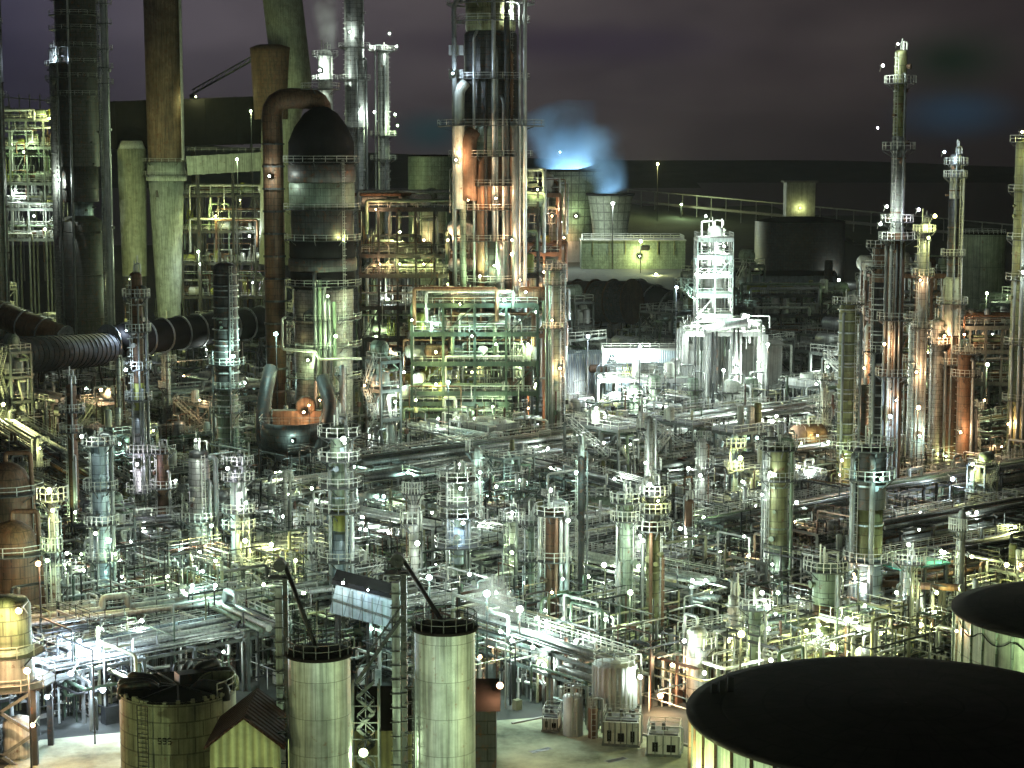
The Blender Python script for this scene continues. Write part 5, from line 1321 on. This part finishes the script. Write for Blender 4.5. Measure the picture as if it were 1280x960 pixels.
MARKS = {"chimney at the upper left": (212, 150), "columns behind the domed reactor": (460, 100), "domed reactor": (406, 300), "central tower": (614, 180), "cooling towers": (745, 260), "white-lit column": (891, 350),
 "white-lit deck": (900, 450), "tallest right-hand tower": (1112, 130), "second slender right-hand tower": (1184, 230), "hooped dark tower on the left": (286, 430), "violet-lit thin tower": (170, 520), "pale blue-white column": (130, 620),
 "orange-lit edge vessel": (20, 780), "left edge ducts": (20, 470), "left edge fogged platforms": (50, 200), "pale green-white column": (252, 640), "platformed column left of centre": (430, 600), "longest pipe rack": (690, 530),
 "central column with the lit drum": (573, 660), "rust-streaked column": (692, 690), "close pair of columns": (798, 650), "rust-topped column": (860, 640), "yellow-green column": (970, 620), "black-topped big column": (1082, 620),
 "dark many-level racks": (1200, 640), "tanks at the right edge": (1250, 480), "olive hooped column": (1055, 420), "green vessel column": (1031, 760), "nearest black tank": (1100, 860), "raised corrugated tank": (768, 850),
 "silos": (480, 880), "gallery behind the silos": (460, 755), "olive tank": (222, 850), "blue-grey rack": (180, 790), "rusty yard pipes": (640, 850), "foot of the central structure": (540, 500), "dark central structure": (510, 380)}
LAMPS = """470 262 s o;500 290 m y;530 330 s y;475 330 s o;560 300 m o;515 400 m g;470 420 s g;545 440 m y;585 250 s o;600 345 m g;575 380 s y;650 350 s o;680 340 m o;690 400 s o;620 430 m g;650 460 s g;490 440 m o;638 15 l w;566 92 m b;400 88 l w;437 40 s w;463 58 m w;487 42 m w;496 58 m w;468 140 m w;494 143 m w;497 157 m g;570 200 m o;620 248 m o;672 237 s y;705 297 m o;820 343 l y;1122 55 s w;1103 82 m w;
1097 160 m v;1180 190 m b;1277 165 m y;245 121 s y;62 148 m y;70 72 s b;43 270 m w;72 225 m w;337 220 m w;312 295 m w;316 353 s v;618 332 m g;485 374 m w;630 375 l c;657 365 m c;670 390 m c;882 270 m w;905 308 m w;
880 342 m c;866 372 s c;872 397 m w;935 395 l w;765 448 m w;795 448 s w;805 440 s w;750 470 l w;920 460 m w;948 452 m w;1148 262 m v;1168 270 l y;1160 297 m y;1108 258 m w;1100 280 m w;1048 350 l w;1035 458 l w;
1205 418 m o;1240 418 m w;1278 340 l w;158 413 m b;158 462 m b;292 445 l c;306 478 m c;258 437 s w;108 485 m w;127 487 l o;5 505 x y;103 545 m w;63 612 l y;67 637 m y;172 580 m v;285 585 m v;308 628 m w;307 675 l y;
180 660 m w;105 712 m w;245 550 s w;505 465 m w;456 482 s o;430 548 l w;443 583 m c;494 502 m w;548 523 m w;593 523 m w;616 508 m g;574 580 m w;600 590 m c;576 610 m w;579 653 m b;453 645 l w;354 645 m w;486 665 m w;
522 678 l w;545 706 s w;460 737 t b;587 717 m w;429 728 s w;745 510 m w;755 522 m w;793 500 m w;685 560 m w;755 553 m w;788 555 s w;807 578 m w;768 598 m w;812 605 m w;688 612 l w;860 585 l w;875 594 m w;
925 572 x y;928 602 l w;945 632 m w;970 520 l w;965 528 m w;1035 552 m w;998 583 m w;1010 588 m w;995 627 m w;1112 520 l b;1190 598 l b;1182 570 s y;1215 580 m y;1052 575 m g;755 705 l w;803 675 m w;798 707 m g;
672 772 m w;757 773 m w;865 725 m w;855 800 m w;965 705 s w;952 740 m w;972 740 m w;960 785 m w;1068 722 m w;1058 773 x y;1073 785 m w;1040 806 l y;1007 787 m y;1150 780 l y;1195 788 s o;1135 680 m w;1257 705 l y;
1275 705 s o;1268 658 m y;625 855 l o;825 868 l o;800 845 m w;963 824 m w;455 938 x g;178 775 m w;229 738 m w;25 762 l y;42 905 m o;465 785 s c;380 515 m o;400 500 s o;1120 500 s o;1145 465 m o;1160 440 s y;
700 190 s b;250 690 m w;90 840 l b;130 860 l b;100 800 m b;60 870 m b;30 190 m g;20 240 m w;95 640 m g;540 410 m c;590 420 m c;560 355 s y;500 330 s y;530 300 m o;660 430 m g;640 300 m o;690 270 s o;
420 420 l g;385 450 m g;410 370 m g;430 300 s y;800 320 m y;720 270 m g;1000 260 t y;1020 480 m w;1080 460 m o;1105 430 m o;1180 420 m o;1150 350 s o;1230 500 m o;1260 530 m o;1200 540 m o;
900 690 m g;930 670 s w;850 660 m w;890 740 m y;910 800 m y;1120 740 m w;1170 740 m y;1100 790 m y;1150 640 s w;1220 640 m w;1180 690 m w;640 640 s w;610 620 m c;640 690 m g;710 650 m w;735 720 m g;620 740 m c;
690 740 s o;370 700 m y;340 680 l y;330 730 m g;380 740 m g;270 700 m g;210 720 m g;150 700 m w;60 700 m g;50 560 s y;220 600 s w;350 590 s w;390 610 m w;480 620 m c;510 590 m c;540 640 m g;650 600 m c;720 590 m c;
230 470 m o;250 500 s o;270 270 m y;300 250 s y;250 330 s w;640 800 m c;680 830 m w;600 820 m o;720 800 m w;840 830 m o;880 840 m w;545 480 m y;590 465 m y;520 500 m y;700 460 m o;670 480 m y;660 510 m o"""
for ent in LAMPS.replace("\n", "").split(";"):
    u, v, sz, k = ent.split(); lamp(float(u), float(v), sz, k)
rl = random.Random(17)
for i in range(75):
    u, v, z_, k_ = rl.uniform(60, 1260), rl.uniform(530, 815) if i % 3 else rl.uniform(640, 815), rl.choice('ssm'), rl.choice('wwwccgyo')
    if not (320 < u < 610 and v > 685) and not (u > 1180 and v > 700) and not (u > 860 and v > 800): lamp(u, v, z_, k_)
# yard floodlights on masts in front of the tanks and silos
for (x, y, z, sz, k, lab) in ((-40, 128, 9, 'x', 'y', "mast floodlight before the olive tank, below the picture"), (-24, 130, 10, 'x', 'w', "mast floodlight before the silos, below the picture"),
                              (-13, 138, 9, 'x', 'g', "mast floodlight between silos and yard, below the picture"), (5, 143, 9, 'x', 'g', "mast floodlight before the pale yard, below the picture"), (14, 150, 9, 'l', 'y', "mast floodlight left of the nearest black tank"), (24, 196, 10, 'x', 'y', "mast floodlight behind the nearest black tank"), (47, 178, 9, 'l', 'g', "mast floodlight between the two black-roofed tanks"), (-58, 150, 8, 'l', 'y', "mast floodlight before the left edge vessel"), (-50, 192, 10, 'x', 'b', "mast floodlight in the yard behind the olive tank")):
    u, v = upix(x, y, z); lamp(u, v, sz, k, lab, Vector((x, y, z)), True)
lamp(822, 205, 'x', 'y', 'bright yellow-green lamp on a tall mast beyond the cooling towers', W(822, 205, 1400), True)
# flood lamps among the units, most of them added to brighten the structures
for (u, Y, z, sz, k, lab) in ((250, 585, 30, 'x', 'g', "added flood lamp low in the steelwork right of the brown chimney"), (165, 580, 22, 'x', 'y', "added flood lamp low in front of the stubby olive flue"),
    (318, 560, 72, 'l', 'g', "added flood lamp high on the steelwork below the leaning duct"), (60, 505, 40, 'l', 'g', "added flood lamp on the fogged platforms before the huge dark column"), (345, 360, 26, 'x', 'c', "added flood lamp low before the domed reactor"), (560, 350, 18, 'l', 'c', "added flood lamp low before the central tower"),
    (640, 380, 40, 'l', 'o', "added orange flood lamp halfway up the central tower's right side"), (1150, 330, 16, 'x', 'o', "added flood lamp at the foot of the slender right-hand towers"), (1235, 380, 18, 'x', 'g', "added flood lamp before the right-edge tower"),
    (905, 396, 15, 'l', 'w', "added flood lamp before the white compressor deck"), (960, 400, 20, 'l', 'w', "added flood lamp at the right of the white compressor deck"), (800, 396, 20, 'l', 'b', "added flood lamp before the lower white-lit deck"), (735, 418, 20, 'x', 'b', "added flood lamp before the blue-lit mesh shelter"), (845, 400, 32, 'l', 'b', "added flood lamp left of the white-lit column"),
    (700, 1000, 24, 'x', 'w', "added flood lamp before the wider cooling tower"), (765, 990, 34, 'x', 'w', "added flood lamp before the smaller cooling tower"), (608, 206, 12, 'x', 'c', "added cyan flood lamp beside the slanting steam jet"), (650, 207, 10, 'x', 'w', "added white flood lamp under the tip of the slanting steam jet"), (385, 325, 17, 's', 'o', "orange lamp inside the curved boat-like duct"), (535, 205, 14, 'l', 'c', "cyan flood lamp behind the taller silo"), (22, 178, 11, 'l', 'o', "orange flood lamp at the elevated vessel on the left edge"), (40, 212, 14, 'l', 'o', "orange flood lamp at the lower brown dome"), (115, 200, 8, 'x', 'b', "added blue-white flood lamp over the pale yard behind the olive tank"), (870, 380, 36, 'l', 'w', "added white flood lamp left of the bright slender column's foot"), (1232, 520, 22, 'x', 'g', "added flood lamp before the tall green ribbed tank"), (300, 585, 58, 'x', 'g', "added flood lamp below the pale green flue duct"), (130, 225, 14, 'l', 'c', "added flood lamp before the pale blue-white column"), (790, 215, 10, 'l', 'g', "added flood lamp before the close pair of columns"), (800, 960, 16, 'x', 'g', "added flood lamp before the cooling tower basin"), (850, 1420, 22, 'x', 'g', "added flood lamp on the far bank behind the cooling towers")):
    p_ = W(u, 400, Y); p_.z = z; a_, b_ = upix(p_.x, p_.y, z); lamp(a_, b_, sz, k, lab, p_, True)
# labels: colour, neighbour, and rank among equals
grp = {}
for rec in lamp_at:
    if rec[6]: continue
    grp.setdefault((rec[4], rec[5]), []).append(rec)
ORDN = [(a+b) for a in ("twenty-", "thirty-", "forty-") for b in ("first", "second", "third", "fourth", "fifth", "sixth", "seventh", "eighth", "ninth")]
ORD = ("leftmost", "second from left", "third from left", "fourth from left", "fifth from left", "sixth from left", "seventh from left", "eighth from left", "ninth from left", "tenth from left", "eleventh from left", "twelfth from left", "thirteenth from left", "fourteenth from left", "fifteenth from left", "sixteenth from left", "seventeenth from left", "eighteenth from left", "nineteenth from left", "twentieth from left") + tuple(x+" from left" for x in ORDN)
for (k, near), recs in grp.items():
    recs.sort(key=lambda r: r[1])
    for i, r in enumerate(recs):
        t = r[0]
        if len(recs) == 1: t["label"] = f"only {LN[k]} lamp by the {near}"
        else: t["label"] = f"{LN[k]} lamp, {ORD[min(i, len(ORD)-1)]} of those by the {near}"
        t["group"] = "lamps on the refinery structures"
print("lamps", nl)

# ================================================================ STEAM
def steam(name, label, p, q, r0, r1, dens, col, n=14, seed=1, em=0.0, nscale=.12):
    p = Vector(p); q = Vector(q); rr = random.Random(seed); b = MB(); rings = []; d = (q-p); t_ = d.normalized(); a = t_.cross(Vector((0.1, 1, .05))).normalized(); c = t_.cross(a)
    for i in range(n+1):
        f = i/n; r = (r0+(r1-r0)*f)*(1 if i < n-2 else (.8 if i == n-2 else .5 if i == n-1 else .1))
        cc = d*f+a*math.sin(f*5+seed)*r*.15
        rings.append([tuple(cc+(a*math.cos(2*PI*j/20)+c*math.sin(2*PI*j/20))*r*(1+.12*math.sin(j*1.7+i)+.1*math.sin(j*.6+i*1.3))) for j in range(20)])
    b.quadring(rings, None, True, True, True)
    m = bpy.data.materials.new(name+"_volume"); m.use_nodes = True; N = m.node_tree.nodes; L = m.node_tree.links
    N.remove(N["Principled BSDF"]); v = N.new("ShaderNodeVolumePrincipled"); v.inputs["Color"].default_value = (*col, 1); v.inputs["Anisotropy"].default_value = .2
    tc = N.new("ShaderNodeTexCoord"); no = N.new("ShaderNodeTexNoise"); no.inputs["Scale"].default_value = nscale; no.inputs["Detail"].default_value = 3; L.new(tc.outputs["Object"], no.inputs[0])
    # density thins towards the end of the plume
    dt = N.new("ShaderNodeVectorMath"); dt.operation = 'DOT_PRODUCT'; dt.inputs[1].default_value = t_/d.length; L.new(tc.outputs["Object"], dt.inputs[0])
    fr = N.new("ShaderNodeMapRange"); fr.inputs[1].default_value = 0; fr.inputs[2].default_value = 1; fr.inputs[3].default_value = 1; fr.inputs[4].default_value = 0; L.new(dt.outputs["Value"], fr.inputs[0])
    # distance from the plume's axis
    pr = N.new("ShaderNodeVectorMath"); pr.operation = 'PROJECT'; pr.inputs[1].default_value = t_; L.new(tc.outputs["Object"], pr.inputs[0])
    sb = N.new("ShaderNodeVectorMath"); sb.operation = 'DISTANCE'; L.new(tc.outputs["Object"], sb.inputs[0]); L.new(pr.outputs[0], sb.inputs[1])
    wd = N.new("ShaderNodeMapRange"); wd.inputs[1].default_value = 0; wd.inputs[2].default_value = 1; wd.inputs[3].default_value = r0; wd.inputs[4].default_value = r1; L.new(dt.outputs["Value"], wd.inputs[0])
    dv = N.new("ShaderNodeMath"); dv.operation = 'DIVIDE'; L.new(sb.outputs["Value"], dv.inputs[0]); L.new(wd.outputs[0], dv.inputs[1])
    eg = N.new("ShaderNodeMapRange"); eg.interpolation_type = 'SMOOTHSTEP'; eg.inputs[1].default_value = 1.0; eg.inputs[2].default_value = .15; L.new(dv.outputs[0], eg.inputs[0])
    r = N.new("ShaderNodeMapRange"); r.inputs[1].default_value = .38; r.inputs[2].default_value = .62; r.inputs[3].default_value = .15; r.inputs[4].default_value = dens*1.6; L.new(no.outputs[0], r.inputs[0]); r.inputs[3].default_value = dens*.25
    m1 = N.new("ShaderNodeMath"); m1.operation = 'MULTIPLY'; L.new(fr.outputs[0], m1.inputs[0]); L.new(r.outputs[0], m1.inputs[1])
    m2 = N.new("ShaderNodeMath"); m2.operation = 'MULTIPLY'; L.new(m1.outputs[0], m2.inputs[0]); L.new(eg.outputs[0], m2.inputs[1]); L.new(m2.outputs[0], v.inputs["Density"])
    L.new(v.outputs[0], N["Material Output"].inputs["Volume"])
    MATS[name+"_volume"] = m; o = b.build("steam", m, loc=p); tag(o, label, "steam", None, "stuff"); return o
steam("blue_steam", "pale blue glowing steam rising from the cooling towers", W(712, 214, Yk+20), W(690, 125, Yk+20), 18, 30, .16, (.6, .82, 1.0), nscale=.05, seed=2)
steam("blue_steam_b", "pale blue steam drifting left over the right cooling tower", W(766, 243, Yk-10), W(735, 160, Yk+5), 11, 22, .16, (.6, .82, 1.0), nscale=.06, seed=4)
steam("yard_steam", "white steam jet slanting across the nearer pipes, bottom centre", W(682, 808, 215), W(590, 732, 215), .6, 4.5, 1.1, (1, 1, 1), nscale=.3, seed=5)
steam("unit_steam", "white steam at the left foot of the white-lit unit", W(742, 535, Yw-10), W(700, 462, Yw-4), 2.0, 6.0, .3, (1, 1, 1), nscale=.2, seed=6)
steam("stack_steam", "faint pale steam column rising behind the reactor", W(411, 62, depth(480)), W(402, -40, depth(480)), 3.0, 6.0, .12, (1, 1, 1), nscale=.1, seed=7)
# added lamps, hidden in the mouths of the cooling towers, aimed up into their steam
for (u, v, Y, lab, e_) in ((714, 214, Yk+20, "added blue flood lamp hidden in the mouth of the wider cooling tower", 180000), (763, 244, Yk-20, "added blue flood lamp hidden in the mouth of the smaller cooling tower", 80000)):
    p_ = W(u, v, Y); p_.z -= 16; l = bpy.data.lights.new("added_steam_light", 'SPOT'); l.energy = e_; l.color = (.5, .78, 1.0); l.shadow_soft_size = 1.5; l.spot_size = math.radians(120); l.spot_blend = .8
    t = thing("floodlight", p_, 0, lab, "lamp")
    lo = bpy.data.objects.new("bulb", l); COL.objects.link(lo); lo.parent = t; lo.location = (0, 0, 1.2); lo.rotation_euler = (PI, 0, 0)
    hm, lm, am = lamp_meshes('b')
    for nm, me in (("housing", hm), ("lens", lm)): o = bpy.data.objects.new(nm, me); COL.objects.link(o); o.parent = t; o.scale = (2, 2, 2); o.rotation_euler = (-PI/2, 0, 0)
    MB().bar((0, 0, 0), (0, 0, -p_.z), .5).build("mast", "structure_grey", t)

# ================================================================ HAZE
HAZE = 0.00004
if HAZE:
    m = bpy.data.materials.new("haze_air"); m.use_nodes = True; N = m.node_tree.nodes; L = m.node_tree.links
    N.remove(N["Principled BSDF"]); v = N.new("ShaderNodeVolumePrincipled"); v.inputs["Color"].default_value = (.9, .93, .9, 1); v.inputs["Density"].default_value = HAZE; v.inputs["Anisotropy"].default_value = .3
    L.new(v.outputs[0], N["Material Output"].inputs["Volume"]); MATS["haze_air"] = m
    o = MB().box(0, 2400, -3, 8400, 5900, 183).build("haze", "haze_air"); tag(o, "thin pale night haze over the whole refinery", "haze", None, "stuff")

# ================================================================ RENDER SETTINGS
vs_ = scene.view_settings; vs_.view_transform = 'Standard'; vs_.look = 'None'; vs_.exposure = 0.22; vs_.gamma = 1.0
scene.render.engine = 'CYCLES'
c = scene.cycles; c.use_denoising = True; scene.render.film_transparent = False; c.max_bounces = 3; c.diffuse_bounces = 1; c.glossy_bounces = 2; c.volume_bounces = 1; c.transparent_max_bounces = 4
c.use_light_tree = True; c.use_adaptive_sampling = True; c.adaptive_threshold = .05; c.adaptive_min_samples = 12; c.sample_clamp_indirect = 3.0; c.volume_step_rate = 4; c.caustics_reflective = False; c.caustics_refractive = False
